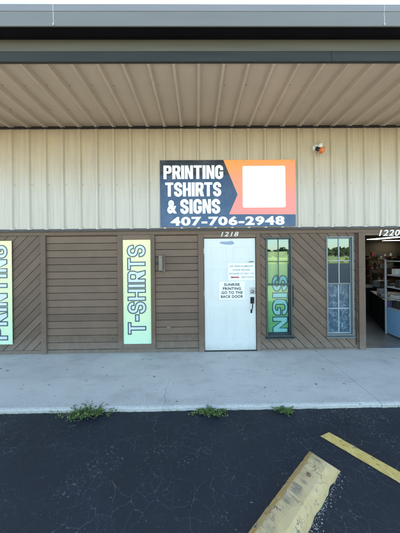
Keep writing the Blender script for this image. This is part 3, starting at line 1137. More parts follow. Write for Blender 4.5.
# ================================================================== SIGNS
# --- large banner board over the door
BX0, BX1, BZ0, BZ1 = -0.664, 1.778, 2.262, 3.467
BY = WALL_Y - 0.034
sign = empty('banner_sign', (0.557, BY, BZ0), 'wide black, blue and orange board with white block lettering above the white door', 'sign')
def W(px, py):
    return at(px, py, BY - 0.003)
K = 1.0
g = G()
g.box(BX0, BX1, BY - 0.002, BY + 0.004, BZ0, BZ1)
def art_mat():
    m = mat('orange_pink_print', (0.8, 0.3, 0.1), 0.28, 0.0)
    t, N, L, b = nodes_of(m)
    tc = N.new('ShaderNodeTexCoord')
    sx = N.new('ShaderNodeSeparateXYZ')
    L.new(tc.outputs['Object'], sx.inputs[0])
    # facets: bands of orange giving way to coral lower down
    v = N.new('ShaderNodeTexVoronoi')
    v.inputs['Scale'].default_value = 2.1
    L.new(mapping(t, (1, 0.001, 1.3)), v.inputs['Vector'])
    h = math_node(t, 'ADD', math_node(t, 'MULTIPLY', sx.outputs['Z'], 0.62), math_node(t, 'MULTIPLY', v.outputs['Distance'], 0.30))
    r = ramp(t, h, 0.42, 0.90, (0.80, 0.235, 0.20), (0.86, 0.30, 0.055))
    L.new(r, b.inputs['Base Color'])
    return m
g.build('board', art_mat(), sign)
NAVY = gradient('black_to_blue_fill', [(0.0, (0.032, 0.085, 0.185)), (0.55, (0.020, 0.054, 0.125)), (0.765, (0.016, 0.040, 0.095)), (0.785, (0.002, 0.002, 0.003))], 0.0, BZ1 - BZ0, 0.4)  # blue from the bottom up, black across the top
g = G()
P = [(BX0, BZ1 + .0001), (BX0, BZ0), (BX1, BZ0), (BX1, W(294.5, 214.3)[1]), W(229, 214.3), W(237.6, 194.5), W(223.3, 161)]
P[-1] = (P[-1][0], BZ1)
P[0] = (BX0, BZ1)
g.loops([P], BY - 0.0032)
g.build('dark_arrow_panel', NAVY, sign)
g = G()
a, b_ = W(242.4, 166.0), W(285.6, 207.3)
g.loops([rrect(a[0], b_[1], b_[0], a[1], 0.03)], BY - 0.0034)
g.build('white_square', mat('white_print', (0.80, 0.80, 0.78), 0.3, 0.03), sign)
WHITE = mat('white_letter_print', (0.82, 0.84, 0.83), 0.3, 0.03, 5)
g = G()
def block_line(text, px0, py0, px1, py1, wide=0.56, s=0.21, gap=0.05):
    (xa, zt_), (xb, zb_) = W(px0, py0), W(px1, py1)
    for lps in block_text(text, xb - xa, zt_ - zb_, wide, s, gap):
        g.loops(lps, BY - 0.0046, lambda p: (xa + p[0], zb_ + p[1]))
block_line('PRINTING', 163.4, 165.6, 223.2, 178.8)
block_line('TSHIRTS', 165.2, 182.6, 221.2, 196.2)
block_line('SIGNS', 180.2, 199.4, 220.2, 213.4)
(xa, zt_), (xb, zb_) = W(167.2, 200.2), W(177, 213.6)
font_mesh(g, '&', xa, xb, zb_, zt_, BY - 0.0046, 0.045)
(xa, zt_), (xb, zb_) = W(170.6, 216.8), W(284.6, 225.0)
font_mesh(g, '407-706-2948', xa, xb, zb_, zt_, BY - 0.0046, 0.042, 0, 1.12)
g.build('lettering', WHITE, sign)
for x in (BX0 + .06, (BX0 + BX1) / 2 + .3, BX1 - .06):
    for z in (BZ0 + .04, BZ1 - .03):
        g = G()
        g.lathe((x, BY - 0.002, z), (0, -1, 0), ((0.007, 0), (0.007, 0.003), (0.003, 0.005)), 8)
        g.build('mounting_screw', M['screw'], sign)

# --- tall lettered boards
FILL = mat('pale_blue_print', (0.56, 0.65, 0.67), 0.35, 0.05)
LINE = mat('slate_outline_print', (0.045, 0.080, 0.115), 0.35, 0.08)
YG = [(0.0, (0.54, 0.78, 0.57)), (0.4, (0.64, 0.76, 0.45)), (1.0, (0.79, 0.78, 0.40))]
def tall_sign(name, box, y, text, z_lo, z_hi, x_base, cap, down, label, stops, fill, line, wide=0.62, s=0.19, gap=0.075, th=0.006):
    x0, x1, z0, z1 = box
    sn = empty(name, ((x0 + x1) / 2, y, z0), label, 'sign', 'tall lettered boards')
    g = G()
    g.box(x0, x1, y - th, y, z0, z1, 0.001)
    g.build('board', gradient(name + '_print', stops, 0, z1 - z0, 0.38), sn)
    if down:
        f = lambda p: (x_base + p[1], z_hi - p[0])
    else:
        f = lambda p: (x_base - p[1], z_lo + p[0])
    ga, gb = G(), G()
    for lps in block_text(text, z_hi - z_lo, cap, wide, s, gap):
        ga.loops(lps, y - th - 0.0015, f)
        for lp in lps:
            gb.stroke(lp, 0.020, y - th - 0.0030, f)
    ga.build('lettering', fill, sn)
    gb.build('lettering_outline', line, sn)
    return sn
xb_, _ = at(145.6, 290, D)
tall_sign('vertical_sign', sg, D - 0.006, 'T-SHIRTS', at(140, 333.8, D)[1], at(140, 245.2, D)[1], xb_, 0.315, False,
          'yellow to mint board with upward lettering, framed in brown beside the wall lamp', YG, FILL, LINE)
xb_, _ = at(8.6, 290, D)
tall_sign('vertical_sign', (-3.842, -3.342, 0.185, 2.045), D - 0.020, 'PRINTING', at(5, 339.3, D)[1], at(5, 245.5, D)[1], xb_, 0.315, False,
          'unframed yellow to mint board on diagonal siding, cut by the photo edge', YG, FILL, LINE)
YS = D + 0.078
x0_, _ = at(272.5, 300, YS)
GRN = [(0.0, (0.10, 0.36, 0.17)), (0.35, (0.20, 0.52, 0.17)), (0.62, (0.42, 0.66, 0.17)), (1.0, (0.70, 0.74, 0.34))]
tall_sign('vertical_sign', (1.285, 1.672, 0.30, 1.805), YS, 'SIGN', at(278, 332.3, YS)[1], at(278, 275.5, YS)[1], x0_, 0.275, True,
          'green board with aqua downward lettering standing inside the dark framed window', GRN,
          mat('aqua_print', (0.26, 0.60, 0.61), 0.35, 0.05), mat('dark_teal_print', (0.015, 0.075, 0.10), 0.35, 0.08))

# --- paper notices taped to the door
PAPER = mat('white_paper', (0.80, 0.84, 0.83), 0.6, 0.03)
INK = flat('black_ink', (0.012, 0.014, 0.018), 0.6)
GREY_INK = flat('faded_ink', (0.10, 0.13, 0.17), 0.6)
yn = D - 0.0006
x0, x1, z0, z1 = rect(219.3, 299.6, 244.3, 281.6, D)
z0, z1 = min(z0, z1), max(z0, z1)
nt = empty('paper_notice', ((x0 + x1) / 2, yn, z0), 'white notice with four bold black lines, lower of the two on the door', 'notice', 'notices taped to the white door')
g = G(); g.box(x0, x1, yn - 0.0016, yn, z0, z1); g.build('paper', PAPER, nt)
g = G()
hh = (z1 - z0)
for i, (tx, wfr) in enumerate((('SUNRISE', 0.62), ('PRINTING', 0.72), ('GO TO THE', 0.84), ('BACK DOOR', 0.88))):
    zc = z1 - hh * (0.16 + 0.225 * i)
    xc = (x0 + x1) / 2 + 0.002
    font_mesh(g, tx, xc - (x1 - x0) * wfr / 2, xc + (x1 - x0) * wfr / 2, zc - 0.026, zc + 0.026, yn - 0.0026, 0.042, 0, 1.14)
g.build('lettering', INK, nt)
x0, x1, z0, z1 = rect(228.2, 280.2, 254.6, 263.2, D)
z0, z1 = min(z0, z1), max(z0, z1)
nt = empty('paper_notice', ((x0 + x1) / 2, yn, z0), 'white notice with small grey lines and a red arrow, upper on the door', 'notice', 'notices taped to the white door')
g = G(); g.box(x0, x1, yn - 0.0016, yn, z0, z1); g.build('paper', PAPER, nt)
g = G()
hh = z1 - z0
for i, (tx, a, b_) in enumerate((('UPS FEDEX & AMAZON', .06, .94), ('PLEASE DELIVER', .18, .82), ('PACKAGES TO UNIT 1176', .04, .96), ('NEXT DOOR', .50, .96))):
    zc = z1 - hh * (0.17 + 0.22 * i)
    font_mesh(g, tx, x0 + (x1 - x0) * a, x0 + (x1 - x0) * b_, zc - 0.015, zc + 0.015, yn - 0.0026, 0.022, 0, 1.1)
g.build('lettering', GREY_INK, nt)
g = G()
zc = z1 - hh * 0.83
g.loops([[(x0 + .04, zc), (x0 + .075, zc - .022), (x0 + .075, zc - .011), (x0 + .20, zc - .011), (x0 + .20, zc + .011), (x0 + .075, zc + .011), (x0 + .075, zc + .022)]], yn - 0.0026)
g.build('arrow', flat('dark_red_ink', (0.30, 0.02, 0.05), 0.6), nt)

# ================================================================== FIXTURES
# flood lamp high on the steel wall
lx, lz = at(318.2, 149.5, WALL_Y - 0.06)
fl = empty('flood_lamp', (lx, WALL_Y, lz), 'weathered white flood lamp with an orange bulb, high on the steel wall', 'lamp')
FW = mat('chalky_white_plastic', (0.62, 0.60, 0.54), 0.55, 0.12, 30)
g = G()
g.lathe((lx - 0.02, WALL_Y + 0.001, lz + 0.05), (0, -1, 0), ((0.062, 0), (0.062, 0.022), (0.05, 0.036), (0.02, 0.04)), 24)
g.build('base_plate', FW, fl, True)
g = G()
g.tube((lx - 0.02, WALL_Y - 0.035, lz + 0.05), (lx + 0.01, WALL_Y - 0.085, lz + 0.045), 0.014)
g.lathe((lx + 0.045, WALL_Y - 0.05, lz + 0.115), (-0.35, -0.45, -0.85), ((0.018, 0), (0.034, 0.01), (0.040, 0.06), (0.040, 0.10), (0.030, 0.115)), 18)
g.box(lx - 0.055, lx - 0.01, WALL_Y - 0.075, WALL_Y - 0.03, lz + 0.055, lz + 0.085, 0.006)
g.build('sensor_housing', FW, fl, True)
g = G()
g.tube((lx - 0.035, WALL_Y - 0.04, lz + 0.03), (lx - 0.02, WALL_Y - 0.09, lz - 0.005), 0.012)
g.lathe((lx - 0.045, WALL_Y - 0.065, lz + 0.022), (0.62, -0.45, -0.6), ((0.022, 0), (0.032, 0.012), (0.034, 0.06), (0.030, 0.075)), 18)
g.build('lamp_holder', M['black_metal'], fl, True)
g = G()
g.lathe((lx - 0.002, WALL_Y - 0.095, lz - 0.022), (0.62, -0.5, -0.42), ((0.026, 0), (0.045, 0.028), (0.058, 0.052), (0.056, 0.066), (0.038, 0.080), (0.010, 0.086)), 24)
g.build('bulb', mat('orange_bulb_glass', (0.66, 0.15, 0.03), 0.25, 0.2, 30), fl, True)

# small box lamp beside the framed board
x0, x1, z0, z1 = rect(159.8, 271.0, 164.6, 255.6, D)
z0, z1 = min(z0, z1), max(z0, z1)
wl = empty('wall_lamp', ((x0 + x1) / 2, D, z0), 'small brown box wall lamp on the horizontal siding beside the framed board', 'lamp')
g = G()
n = 12
cx, rr = (x0 + x1) / 2 - 0.012, 0.038
poly = [(cx + rr * math.cos(R(180 + 180 * i / n)), D - 0.035 - 0.055 - rr * math.sin(R(180 * i / n)) * 0.9) for i in range(n + 1)] + [(cx + rr, D - 0.03), (cx - rr, D - 0.03)]
g.hull([(x, y, z0 + 0.012) for x, y in poly], [(x, y, z1) for x, y in poly])
g.build('shade', mat('brown_lamp_metal', (0.17, 0.145, 0.125), 0.4, 0.12, 20, metal=0.2), wl)
g = G()
g.box(x0 - 0.005, x1 + 0.012, D - 0.03, D + 0.0005, z0 - 0.012, z1 + 0.012, 0.004)
g.build('back_plate', M['trim'], wl)
g = G()
g.box(-0.777, x0 - 0.0055, D - 0.020, D - 0.004, (z0 + z1) / 2 - 0.016, (z0 + z1) / 2 + 0.016, 0.003)
g.build('conduit', M['black_metal'], wl)
g = G()
g.lathe((cx, D - 0.078, z0 + 0.011), (0, 0, -1), ((0.025, 0), (0.025, 0.012), (0.01, 0.018)), 14)
g.build('diffuser', M['black_metal'], wl)

# round cover
cx, cz = at(168.8, 327.4, D)
g = G()
g.lathe((cx, D + 0.0005, cz), (0, -1, 0), ((0.040, 0), (0.040, 0.012), (0.030, 0.018), (0.028, 0.012), (0.004, 0.010)), 22)
tag(g.build('round_cover', M['trim'], smooth=False), 'round brown capped pipe cover low on the horizontal siding', 'pipe cover')

# bent hook / cable at the top of the right post
g = G()
pts = [at(x, y, D - 0.03) for x, y in ((352.5, 229.5), (354.5, 231.5), (356.3, 234.5), (356.8, 240), (357, 300), (357.3, 345))]
for a, b_ in zip(pts, pts[1:]):
    g.tube((a[0], D - 0.012, a[1]), (b_[0], D - 0.012, b_[1]), 0.008, n=8)
tag(g.build('cable', mat('rust_brown_cable', (0.05, 0.028, 0.022), 0.6)), 'thin dark brown cable running down the siding beside the open doorway', 'cable')

# ================================================================== WHEEL STOP
def stop_mat():
    m = mat('chipped_yellow_paint', (0.46, 0.265, 0.070), 0.75, 0.14, 7, tint=(0.53, 0.34, 0.11))
    t, N, L, b = nodes_of(m)
    base = b.inputs['Base Color'].links[0].from_socket
    mp = mapping(t)
    sx = N.new('ShaderNodeSeparateXYZ')
    tc = N.new('ShaderNodeTexCoord')
    L.new(tc.outputs['Object'], sx.inputs[0])
    # scraped centre of the top: bare concrete under lateral tyre scuffs
    band = tex_noise(t, mp, 8, 8, 0.75)
    pale = ramp(t, band, 0.46, 0.66)
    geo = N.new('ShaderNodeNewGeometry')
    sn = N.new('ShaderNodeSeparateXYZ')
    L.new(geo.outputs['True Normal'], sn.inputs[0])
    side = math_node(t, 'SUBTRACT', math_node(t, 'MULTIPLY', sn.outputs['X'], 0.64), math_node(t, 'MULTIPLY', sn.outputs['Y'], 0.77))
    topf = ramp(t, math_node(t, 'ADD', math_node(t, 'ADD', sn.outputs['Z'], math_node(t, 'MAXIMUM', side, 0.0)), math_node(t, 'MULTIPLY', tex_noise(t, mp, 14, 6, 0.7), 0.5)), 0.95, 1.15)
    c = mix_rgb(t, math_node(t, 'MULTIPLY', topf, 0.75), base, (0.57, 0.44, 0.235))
    c = mix_rgb(t, math_node(t, 'MULTIPLY', pale, 0.45), c, (0.60, 0.50, 0.33))
    grime = ramp(t, tex_noise(t, mp, 5.5, 9, 0.8), 0.50, 0.74)
    c = mix_rgb(t, math_node(t, 'MULTIPLY', grime, 0.55), c, (0.22, 0.18, 0.13))
    tcs = mapping(t, (1, 1, 1), (0, 0, 0), (0, 0, -0.696))     # x runs along the stop, y across it
    sv_ = N.new('ShaderNodeSeparateXYZ')
    L.new(tcs, sv_.inputs[0])
    mp2 = N.new('ShaderNodeMapping')
    mp2.inputs['Scale'].default_value = (30, 5, 5)
    L.new(tcs, mp2.inputs[0])
    lanes = math_node(t, 'ADD', math_node(t, 'ABSOLUTE', sv_.outputs['Y']), math_node(t, 'MULTIPLY', tex_noise(t, mp, 9, 5, 0.7), 0.10))
    lane = ramp(t, lanes, 0.065, 0.105, (1, 1, 1), (0, 0, 0))
    spot = ramp(t, tex_noise(t, mp, 3.0, 3, 0.6), 0.38, 0.50)
    sc = math_node(t, 'MULTIPLY', math_node(t, 'MULTIPLY', ramp(t, tex_noise(t, mp2.outputs[0], 1.0, 5, 0.7), 0.40, 0.62), lane), spot)
    c = mix_rgb(t, math_node(t, 'MULTIPLY', sc, 0.85), c, (0.17, 0.145, 0.115))
    v = N.new('ShaderNodeTexVoronoi')
    v.feature = 'DISTANCE_TO_EDGE'
    v.inputs['Scale'].default_value = 9
    dn = N.new('ShaderNodeTexNoise')
    dn.inputs['Scale'].default_value = 10
    dn.inputs['Detail'].default_value = 5
    L.new(mp, dn.inputs['Vector'])
    L.new(mix_rgb(t, 0.2, mp, dn.outputs['Color']), v.inputs['Vector'])
    ck = math_node(t, 'MULTIPLY', ramp(t, v.outputs['Distance'], 0.012, 0.03, (1, 1, 1), (0, 0, 0)), ramp(t, tex_noise(t, mp, 7, 4, 0.6), 0.48, 0.56))
    c = mix_rgb(t, math_node(t, 'MULTIPLY', ck, 0.8), c, (0.10, 0.085, 0.07))
    chip = ramp(t, tex_noise(t, mp, 15, 7, 0.78), 0.625, 0.645)
    c = mix_rgb(t, chip, c, (0.20, 0.21, 0.22))
    blue = math_node(t, 'MULTIPLY', ramp(t, tex_noise(t, mapping(t, (1, 1, 1), (3.1, 1.7, 0)), 11, 3, 0.5), 0.69, 0.71), 1.0)
    c = mix_rgb(t, blue, c, (0.045, 0.115, 0.22))
    L.new(c, b.inputs['Base Color'])
    h = math_node(t, 'SUBTRACT', math_node(t, 'MULTIPLY', tex_noise(t, mp, 60, 5, 0.7), 0.35), math_node(t, 'ADD', math_node(t, 'MULTIPLY', chip, 0.5), math_node(t, 'MULTIPLY', ck, 0.5)))
    bump_to(t, b, h, 0.6, 0.008)
    return m
M['stop'] = stop_mat()
far = Vector((1.0029, 2.0004))
ax = Vector((-0.767, -0.641)).normalized()      # along the stop, towards the camera
sd = Vector((-ax.y, ax.x))                                # across it
if sd.x < 0: sd = -sd                                     # away to the right
LEN, WB, HT = 1.82, 0.250, 0.098
g = G()
ns, prof = 150, None
rings = []
for k in range(ns + 1):
    s_ = LEN * k / ns
    ring = []
    ease = min(1, s_ / 0.03, (LEN - s_) / 0.03) if 0 < k < ns else 0.0
    base = [(0.0, 0.0), (0.012, 0.022), (0.070, HT - 0.010), (0.080, HT - 0.003), (0.092, HT), (0.15, HT + 0.001), (WB - 0.055, HT - 0.002), (WB - 0.036, HT - 0.012), (WB - 0.020, HT - 0.034), (WB - 0.008, 0.035), (WB, 0.0)]
    for i, (a, z) in enumerate(base):
        wv = noise.noise(Vector((s_ * 9, i * 1.7, 2))) * 0.004 + noise.noise(Vector((s_ * 31, i * 2.3, 5))) * 0.003
        if i >= 7:                                         # broken right-hand edge
            wv += -0.030 * max(0, noise.noise(Vector((s_ * 7.5, 0.4, 9))) - 0.02) * (1.0 if i < 10 else 0.6)
        zz = z + (noise.noise(Vector((s_ * 11, a * 9, 2))) * 0.003 + noise.noise(Vector((s_ * 40, a * 40, 7))) * 0.0012 if 1 < i < 10 else 0)
        aa = a + wv
        p = far + ax * (s_ + (0.115 * z / HT) * (1 if s_ < LEN / 2 else -1) * max(0.0, 1 - min(s_, LEN - s_) / 0.2)) + sd * aa
        ring.append(g.bm.verts.new((p.x, p.y, AS + max(0.0, zz))))
    rings.append(ring)
for a, b_ in zip(rings, rings[1:]):
    for i in range(len(a) - 1):
        g.bm.faces.new((a[i], a[i + 1], b_[i + 1], b_[i]))
    g.bm.faces.new((a[-1], a[0], b_[0], b_[-1]))
g.bm.faces.new(rings[0]); g.bm.faces.new(rings[-1][::-1])
stop = g.build('wheel_stop', M['stop'])
tag(stop, 'chipped yellow concrete wheel stop lying on the dark asphalt', 'wheel stop')
PIN = mat('rusty_pin', (0.20, 0.10, 0.05), 0.7, 0.3, 40)
for q in (far + ax * 0.33 + sd * 0.135, far + ax * 1.5 + sd * 0.15):
    g = G()
    g.lathe((q.x, q.y, AS + HT + 0.001), (0, 0, 1), ((0.016, 0), (0.016, 0.006), (0.009, 0.010)), 12)
    g.build('anchor_pin', PIN, stop)
# rubble where the edge has crumbled
g = G()
for k in range(420):
    s_ = random.uniform(0.02, 0.85)
    q = far + ax * s_ + sd * (WB + abs(random.gauss(0.0, 0.028)))
    r_ = 0.0008 + 0.0045 * random.random() ** 3
    res_ = bmesh.ops.create_icosphere(g.bm, subdivisions=1, radius=r_)
    for v in res_['verts']:
        v.co = Vector((v.co.x * random.uniform(.7, 1.3) + q.x, v.co.y * random.uniform(.7, 1.3) + q.y, v.co.z * 0.7 + AS + r_ * 0.5))
tag(g.build('crumbled_concrete', mat('concrete_crumbs', (0.27, 0.26, 0.24), 0.9, 0.3, 30), keep=True), 'pale crumbs of broken concrete along the wheel stop', 'rubble', kind='stuff')

# ================================================================== WEEDS
LEAF = mat('weed_leaf', (0.055, 0.115, 0.022), 0.55, 0.45, 25, tint=(0.085, 0.15, 0.03))
STEM = mat('weed_stem', (0.10, 0.09, 0.04), 0.7, 0.2)
def weed(cx, cy, w, d, h, n, label):
    o = empty('weed', (cx, cy, AS), label, 'weed', 'weeds along the kerb')
    gl, gs = G(), G()
    stems = max(10, n // 9)
    for s_ in range(stems):
        bx = cx + random.gauss(0, w * 0.19)
        by = cy + random.uniform(-0.01, 0.015)
        tip = Vector((bx + random.gauss(0, w * 0.20), by + random.gauss(-0.035, d * 0.7), AS + h * random.uniform(0.35, 1.0) * max(0.25, 1 - abs(bx - cx) / w * 1.3)))
        b0 = Vector((bx, by, AS))
        mid = (b0 + tip) / 2 + Vector((random.gauss(0, .01), random.gauss(0, .01), h * 0.18))
        gs.tube(b0, mid, 0.0018, 0.0014, 5)
        gs.tube(mid, tip, 0.0014, 0.0008, 5)
        for k in range(n // stems):
            u = random.uniform(0.15, 1.0)
            c = b0.lerp(mid, u * 2) if u < 0.5 else mid.lerp(tip, u * 2 - 1)
            c = c + Vector((random.gauss(0, .010), random.gauss(0, .010), random.gauss(0, .006)))
            c.z = max(c.z, AS + 0.006)
            L_ = random.uniform(0.012, 0.032)
            W_ = L_ * random.uniform(0.30, 0.5)
            dv = Vector((random.gauss(0, 1), random.gauss(-0.25, 1), random.gauss(0.25, 0.5))).normalized()
            sv = dv.cross(Vector((0, 0, 1)))
            if sv.length < 0.1: sv = Vector((1, 0, 0))
            sv.normalize()
            up = sv.cross(dv)
            pts = [c, c + dv * L_ * 0.4 + sv * W_ - up * 0.002, c + dv * L_ * 0.45 + up * 0.002, c + dv * L_ * 0.4 - sv * W_ - up * 0.002, c + dv * L_]
            vs = [gl.bm.verts.new(p_) for p_ in pts]
            for tri in ((0, 1, 2), (0, 2, 3), (1, 4, 2), (2, 4, 3)):
                gl.bm.faces.new([vs[i] for i in tri])
    gl.build('leaves', LEAF, o)
    gs.build('stems', STEM, o)
    return o
def kerb_x(px, py):
    return at(px, py, YK - 0.02)[0]
weed(kerb_x(88.5, 412), YK - 0.035, 0.54, 0.13, 0.088, 640, 'widest green weed clump at the kerb, in front of the plain horizontal siding')
weed(kerb_x(210, 410), YK - 0.030, 0.36, 0.08, 0.062, 330, 'middle green weed clump at the kerb, below the white door')
weed(kerb_x(284, 409), YK - 0.030, 0.28, 0.05, 0.056, 230, 'smallest green weed clump at the kerb, below the green board')
# fine sprouts in the seam
g = G()
for k in range(420):
    x = random.uniform(-3.2, 2.4)
    if noise.noise(Vector((x * 2.3, 0, 3))) < -0.05: continue
    y = YK - abs(random.gauss(0.004, 0.008))
    c = Vector((x, y, AS))
    hgt = random.uniform(0.008, 0.034)
    lean = Vector((random.gauss(0, .5), random.gauss(-.4, .4), 1)).normalized() * hgt
    a, b_, d_ = g.bm.verts.new(c + Vector((-.003, 0, 0))), g.bm.verts.new(c + Vector((.003, 0, 0))), g.bm.verts.new(c + lean)
    g.bm.faces.new((a, b_, d_))
tag(g.build('kerb_sprouts', mat('dry_sprout', (0.11, 0.15, 0.04), 0.8, 0.4, 30), keep=True), 'fine dry sprouts in the seam along the kerb', 'sprouts', kind='stuff')

# ================================================================== THE SHOP THROUGH THE OPEN DOORWAY
LIGHT = flat('lit_fluorescent', (1.0, 0.97, 0.88), 0.5, 0, 1.1)
def ceiling_lamp(x, y, l, w, along_x, label):
    o = empty('ceiling_light', (x, y, 2.455), label, 'light', 'fluorescent lights in the shop')
    dx, dy = (l / 2, w / 2) if along_x else (w / 2, l / 2)
    g = G(); g.box(x - dx - .03, x + dx + .03, y - dy - .03, y + dy + .03, 2.462, 2.4995, 0.004); g.build('housing', M['caulk'], o)
    g = G(); g.box(x - dx, x + dx, y - dy, y + dy, 2.450, 2.4615, 0.003); g.build('diffuser', LIGHT, o)
ceiling_lamp(6.55, 8.2, 0.9, 0.22, True, 'lit ceiling light nearest the left jamb of the open doorway')
ceiling_lamp(8.6, 10.0, 1.5, 0.55, False, 'lit ceiling light on the right of the shop, nearer and larger one')
ceiling_lamp(10.6, 11.8, 1.0, 0.3, True, 'lit ceiling light deepest in the shop')
DK = mat('black_counter_laminate', (0.012, 0.012, 0.016), 0.5, 0.3)
PURP = mat('purple_edge_trim', (0.05, 0.02, 0.16), 0.5, 0.1)
# counter
c0, c1 = Vector((4.12, 4.80)), Vector((4.72, 5.95))
cdv = (c1 - c0).normalized(); cn = Vector((cdv.y, -cdv.x))
def slab(g, p0, p1, nrm, t0, t1, z0, z1):
    q = [p0 + nrm * t0, p1 + nrm * t0, p1 + nrm * t1, p0 + nrm * t1]
    g.hull([(v.x, v.y, z0) for v in q], [(v.x, v.y, z1) for v in q])
ctr = empty('counter', (4.42, 5.4, 0), 'black shop counter with a purple edge, just inside the open doorway', 'counter')
g = G(); slab(g, c0, c1, cn, 0, 0.55, 0.002, 0.70); g.build('cabinet', DK, ctr)
g = G(); slab(g, c0 - cdv * .03, c1 + cdv * .03, cn, -0.03, 0.58, 0.701, 0.735); g.build('top', mat('dark_counter_top', (0.03, 0.028, 0.026), 0.25, 0.2), ctr)
g = G(); slab(g, c0 - cdv * .012, c0 - cdv * .001, cn, 0.0, 0.10, 0.004, 0.70); g.build('edge_trim', PURP, ctr)
# merchandise
ITEMC = [(0.55, 0.52, 0.46), (0.10, 0.09, 0.08), (0.30, 0.20, 0.12), (0.42, 0.42, 0.44), (0.20, 0.22, 0.12), (0.35, 0.10, 0.07), (0.12, 0.16, 0.24)]
ITEMM = [mat('goods_%d' % i, tuple(min(0.8, q * (1.3 if q > 0.4 else 0.5)) for q in c), 0.5, 0.15, 20) for i, c in enumerate(ITEMC)]
COLN = ['cream', 'black', 'brown', 'grey', 'olive', 'red', 'blue']
def goods(x, y, z, tall, k, where, grp, kindn=None):
    kindn = kindn or random.choice(['box', 'jar', 'folded'])
    g = G()
    if kindn == 'box':
        w = random.uniform(.05, .10)
        g.box(x - w, x + w, y - .06, y + .06, z, z + tall, .004)
        g.box(x - w * .7, x + w * .7, y - .063, y - .0602, z + tall * .3, z + tall * .7)
        nm, wd = 'goods_box', 'box'
    elif kindn == 'jar':
        r_ = random.uniform(.03, .05)
        g.lathe((x, y, z), (0, 0, 1), ((r_ * .9, 0), (r_, .01), (r_, tall * .7), (r_ * .6, tall * .85), (r_ * .6, tall)), 14)
        nm, wd = 'jar', 'jar'
    else:
        w = random.uniform(.09, .14)
        for q in range(3):
            g.box(x - w + .004 * q, x + w - .003 * q, y - .08, y + .08, z + .022 * q, z + .022 * q + .020, .006)
        nm, wd = 'folded_cloth', 'cloth'
    o = g.build(nm, ITEMM[k])
    tag(o, '%s %s %s' % (COLN[k], {'box': 'boxed goods', 'jar': 'jar', 'cloth': 'folded cloth stack'}[wd], where), wd, grp)
p = c0.lerp(c1, 0.30) + cn * 0.15
goods(p.x, p.y, 0.736, 0.07, 0, 'at the near end of the black counter', 'goods on the counter', 'folded')
p = c0.lerp(c1, 0.62) + cn * 0.12
goods(p.x, p.y, 0.736, 0.13, 3, 'in the middle of the black counter', 'goods on the counter', 'box')
p = c0.lerp(c1, 0.88) + cn * 0.12
goods(p.x, p.y, 0.736, 0.12, 2, 'at the far end of the black counter', 'goods on the counter', 'jar')

# cloth-covered table further in
tb = empty('display_table', (5.45, 6.85, 0), 'table under a black cloth in the dim shop, behind the counter', 'table')
g = G(); g.box(4.85, 6.25, 6.35, 7.25, 0.72, 0.75, .006); g.build('tabletop', DK, tb)
g = G()
ring = []
n = 72
per = [(4.84, 6.34), (6.26, 6.34), (6.26, 7.26), (4.84, 7.26)]
lo, hi = [], []
for e_ in range(4):
    a, b_ = Vector(per[e_]), Vector(per[(e_ + 1) % 4])
    nn = Vector(((b_ - a).y, -(b_ - a).x)).normalized()
    for k in range(18):
        q = a.lerp(b_, k / 18)
        hi.append((q.x, q.y, 0.752))
        w_ = 0.012 + 0.018 * math.sin(k * 1.9 + e_)
        q = q + nn * w_
        lo.append((q.x, q.y, 0.01))
g.hull(lo, hi)
g.build('cloth', mat('black_cloth', (0.010, 0.010, 0.012), 0.85, 0.2), tb)
tg = [(5.02, 6.5, 0, 'folded', 'at the near left corner of the cloth-covered table'), (5.35, 6.55, 3, 'box', 'at the front of the cloth-covered table'), (5.62, 6.5, 0, 'jar', 'at the front right of the cloth-covered table'),
      (5.2, 6.95, 2, 'box', 'at the back left of the cloth-covered table'), (5.75, 7.0, 4, 'jar', 'at the back of the cloth-covered table'), (6.05, 6.7, 3, 'folded', 'at the right end of the cloth-covered table')]
for x, y, k, kd, wh in tg:
    goods(x, y, 0.753, random.uniform(.10, .20), k, wh, 'goods on the cloth-covered table', kd)

# shelf unit against the back
WOOD = mat('dark_shelf_wood', (0.07, 0.05, 0.035), 0.6, 0.2)
def shelf_unit(x0, x1, y, h, levels, label):
    o = empty('shelf_unit', ((x0 + x1) / 2, y, 0), label, 'shelves', 'shelf units in the shop')
    for x in (x0, x1):
        g = G(); g.box(x - .02, x + .02, y - .18, y + .18, 0.002, h, .004); g.build('side_panel', WOOD, o)
    for z in levels:
        g = G(); g.box(x0 + .0205, x1 - .0205, y - .18, y + .18, z, z + .025, .003); g.build('shelf', WOOD, o)
    return o
shelf_unit(6.4, 7.9, 8.6, 1.55, (0.3, 0.75, 1.15, 1.5), 'dark wooden shelf unit full of goods, nearer one in the shop')
shelf_unit(8.5, 10.2, 11.0, 1.65, (0.35, 0.8, 1.2, 1.6), 'dark wooden shelf unit by the tan back wall of the shop')
LV = ['bottom', 'second', 'third', 'top']
for (xa, xb, y, lv, nm) in ((6.5, 7.8, 8.5, (0.325, 0.775, 1.175, 1.525), 'nearer shelf unit'), (8.6, 10.1, 10.9, (0.375, 0.825, 1.225, 1.625), 'back wall shelf unit')):
    for li, z in enumerate(lv):
        for i in range(5):
            x = xa + (xb - xa) * (i + .5) / 5
            goods(x, y, z + 0.001, random.uniform(.10, .24), random.randrange(7), '%s along the %s shelf of the %s' % (('first', 'second', 'third', 'fourth', 'last')[i], LV[li], nm), 'goods on the shop shelves')

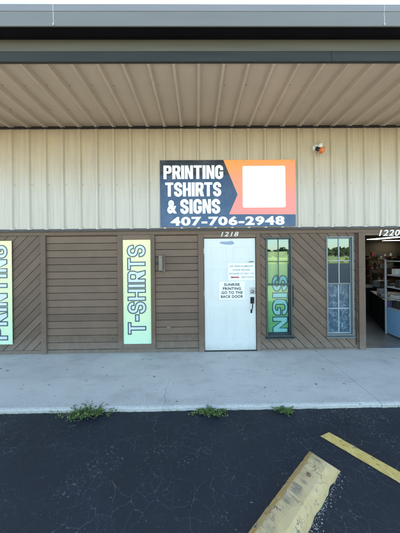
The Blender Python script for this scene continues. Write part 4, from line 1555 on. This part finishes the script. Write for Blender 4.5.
# white metal rack with blue lower panel beside the doorway
RX, RY0, RY1 = 4.09, 4.22, 4.76
rk = empty('display_rack', (RX + 0.2, 4.5, 0), 'pale metal display rack with a light blue lower panel inside the doorway', 'rack')
RKM = mat('pale_rack_metal', (0.45, 0.45, 0.47), 0.4, 0.08, 30)
for (x, y) in ((RX, RY0), (RX, RY1), (RX + 0.42, RY0), (RX + 0.42, RY1)):
    g = G(); g.box(x - .014, x + .014, y - .014, y + .014, 0.002, 1.62, .003); g.build('post', RKM, rk)
g = G(); g.box(RX - .004, RX + .004, RY0 + .015, RY1 - .015, 0.03, 0.56, .001); g.build('blue_panel', mat('light_blue_panel', (0.20, 0.38, 0.58), 0.35, 0.06), rk)
for z in (0.57, 0.78, 1.02, 1.28, 1.58):
    g = G(); g.box(RX + .015, RX + .405, RY0 + .002, RY1 - .002, z, z + .014, .002); g.box(RX - .010, RX + .010, RY0 + .015, RY1 - .015, z - .004, z + .018, .002); g.build('shelf', RKM, rk)
for i, (y, z, k, kd, wh) in enumerate(((4.62, .586, 1, 'box', 'on the lowest shelf of the pale rack'), (4.64, .796, 0, 'folded', 'on the second shelf of the pale rack'), (4.6, 1.036, 1, 'box', 'on the third shelf of the pale rack'),
                      (4.42, .796, 3, 'jar', 'near the front of the second shelf of the pale rack'), (4.63, 1.296, 0, 'box', 'on the fourth shelf of the pale rack'), (4.45, 1.296, 5, 'jar', 'near the front of the fourth shelf of the pale rack'))):
    goods(RX + 0.16, y, z, random.uniform(.11, .17), k, wh, 'goods on the pale rack', kd)

# ================================================================== BEHIND THE CAMERA (seen in the window panes)
TREE = mat('far_tree_leaf', (0.045, 0.075, 0.022), 0.8, 0.4, 0.6)
g = G()
for k in range(60):
    cx = -160 + k * 5.5 + random.uniform(-3, 3)
    cy = -128 + random.uniform(-7, 5)
    hh = random.uniform(4.2, 6.8)
    rad = random.uniform(3.2, 5.5)
    for q in range(260):
        v = Vector((random.gauss(0, 1), random.gauss(0, 1), random.gauss(0, 1))).normalized() * random.uniform(.45, 1.0)
        c = Vector((cx + v.x * rad, cy + v.y * rad, hh * 0.50 + v.z * hh * 0.50))
        a = Vector((random.gauss(0, 1), random.gauss(0, 1), random.gauss(0, 1))).normalized() * random.uniform(.5, 1.1)
        b_ = a.orthogonal().normalized() * random.uniform(.4, .9)
        vs = [g.bm.verts.new(c + w_) for w_ in (a, b_, -a, -b_)]
        g.bm.faces.new(vs)
    g.tube((cx, cy, AS - .1), (cx, cy, hh * .6), .25, .1, 6)
tag(g.build('far_trees', TREE, keep=True), 'far line of green trees across the field', 'trees', kind='stuff')
g = G()
for k in range(900):
    x, y = random.uniform(-70, 90), random.uniform(-44, -37)
    c = Vector((x, y, AS + random.uniform(.05, .75)))
    a = Vector((random.gauss(0, 1), random.gauss(0, 1), random.gauss(0, 1))).normalized() * random.uniform(.2, .5)
    b_ = a.orthogonal().normalized() * random.uniform(.15, .4)
    g.bm.faces.new([g.bm.verts.new(c + w_) for w_ in (a, b_, -a, -b_)])
tag(g.build('verge_shrubs', mat('dry_verge_shrub', (0.42, 0.33, 0.10), 0.9, 0.4, 0.8), keep=True), 'low dry shrubs along the far edge of the lot', 'shrubs', kind='stuff')
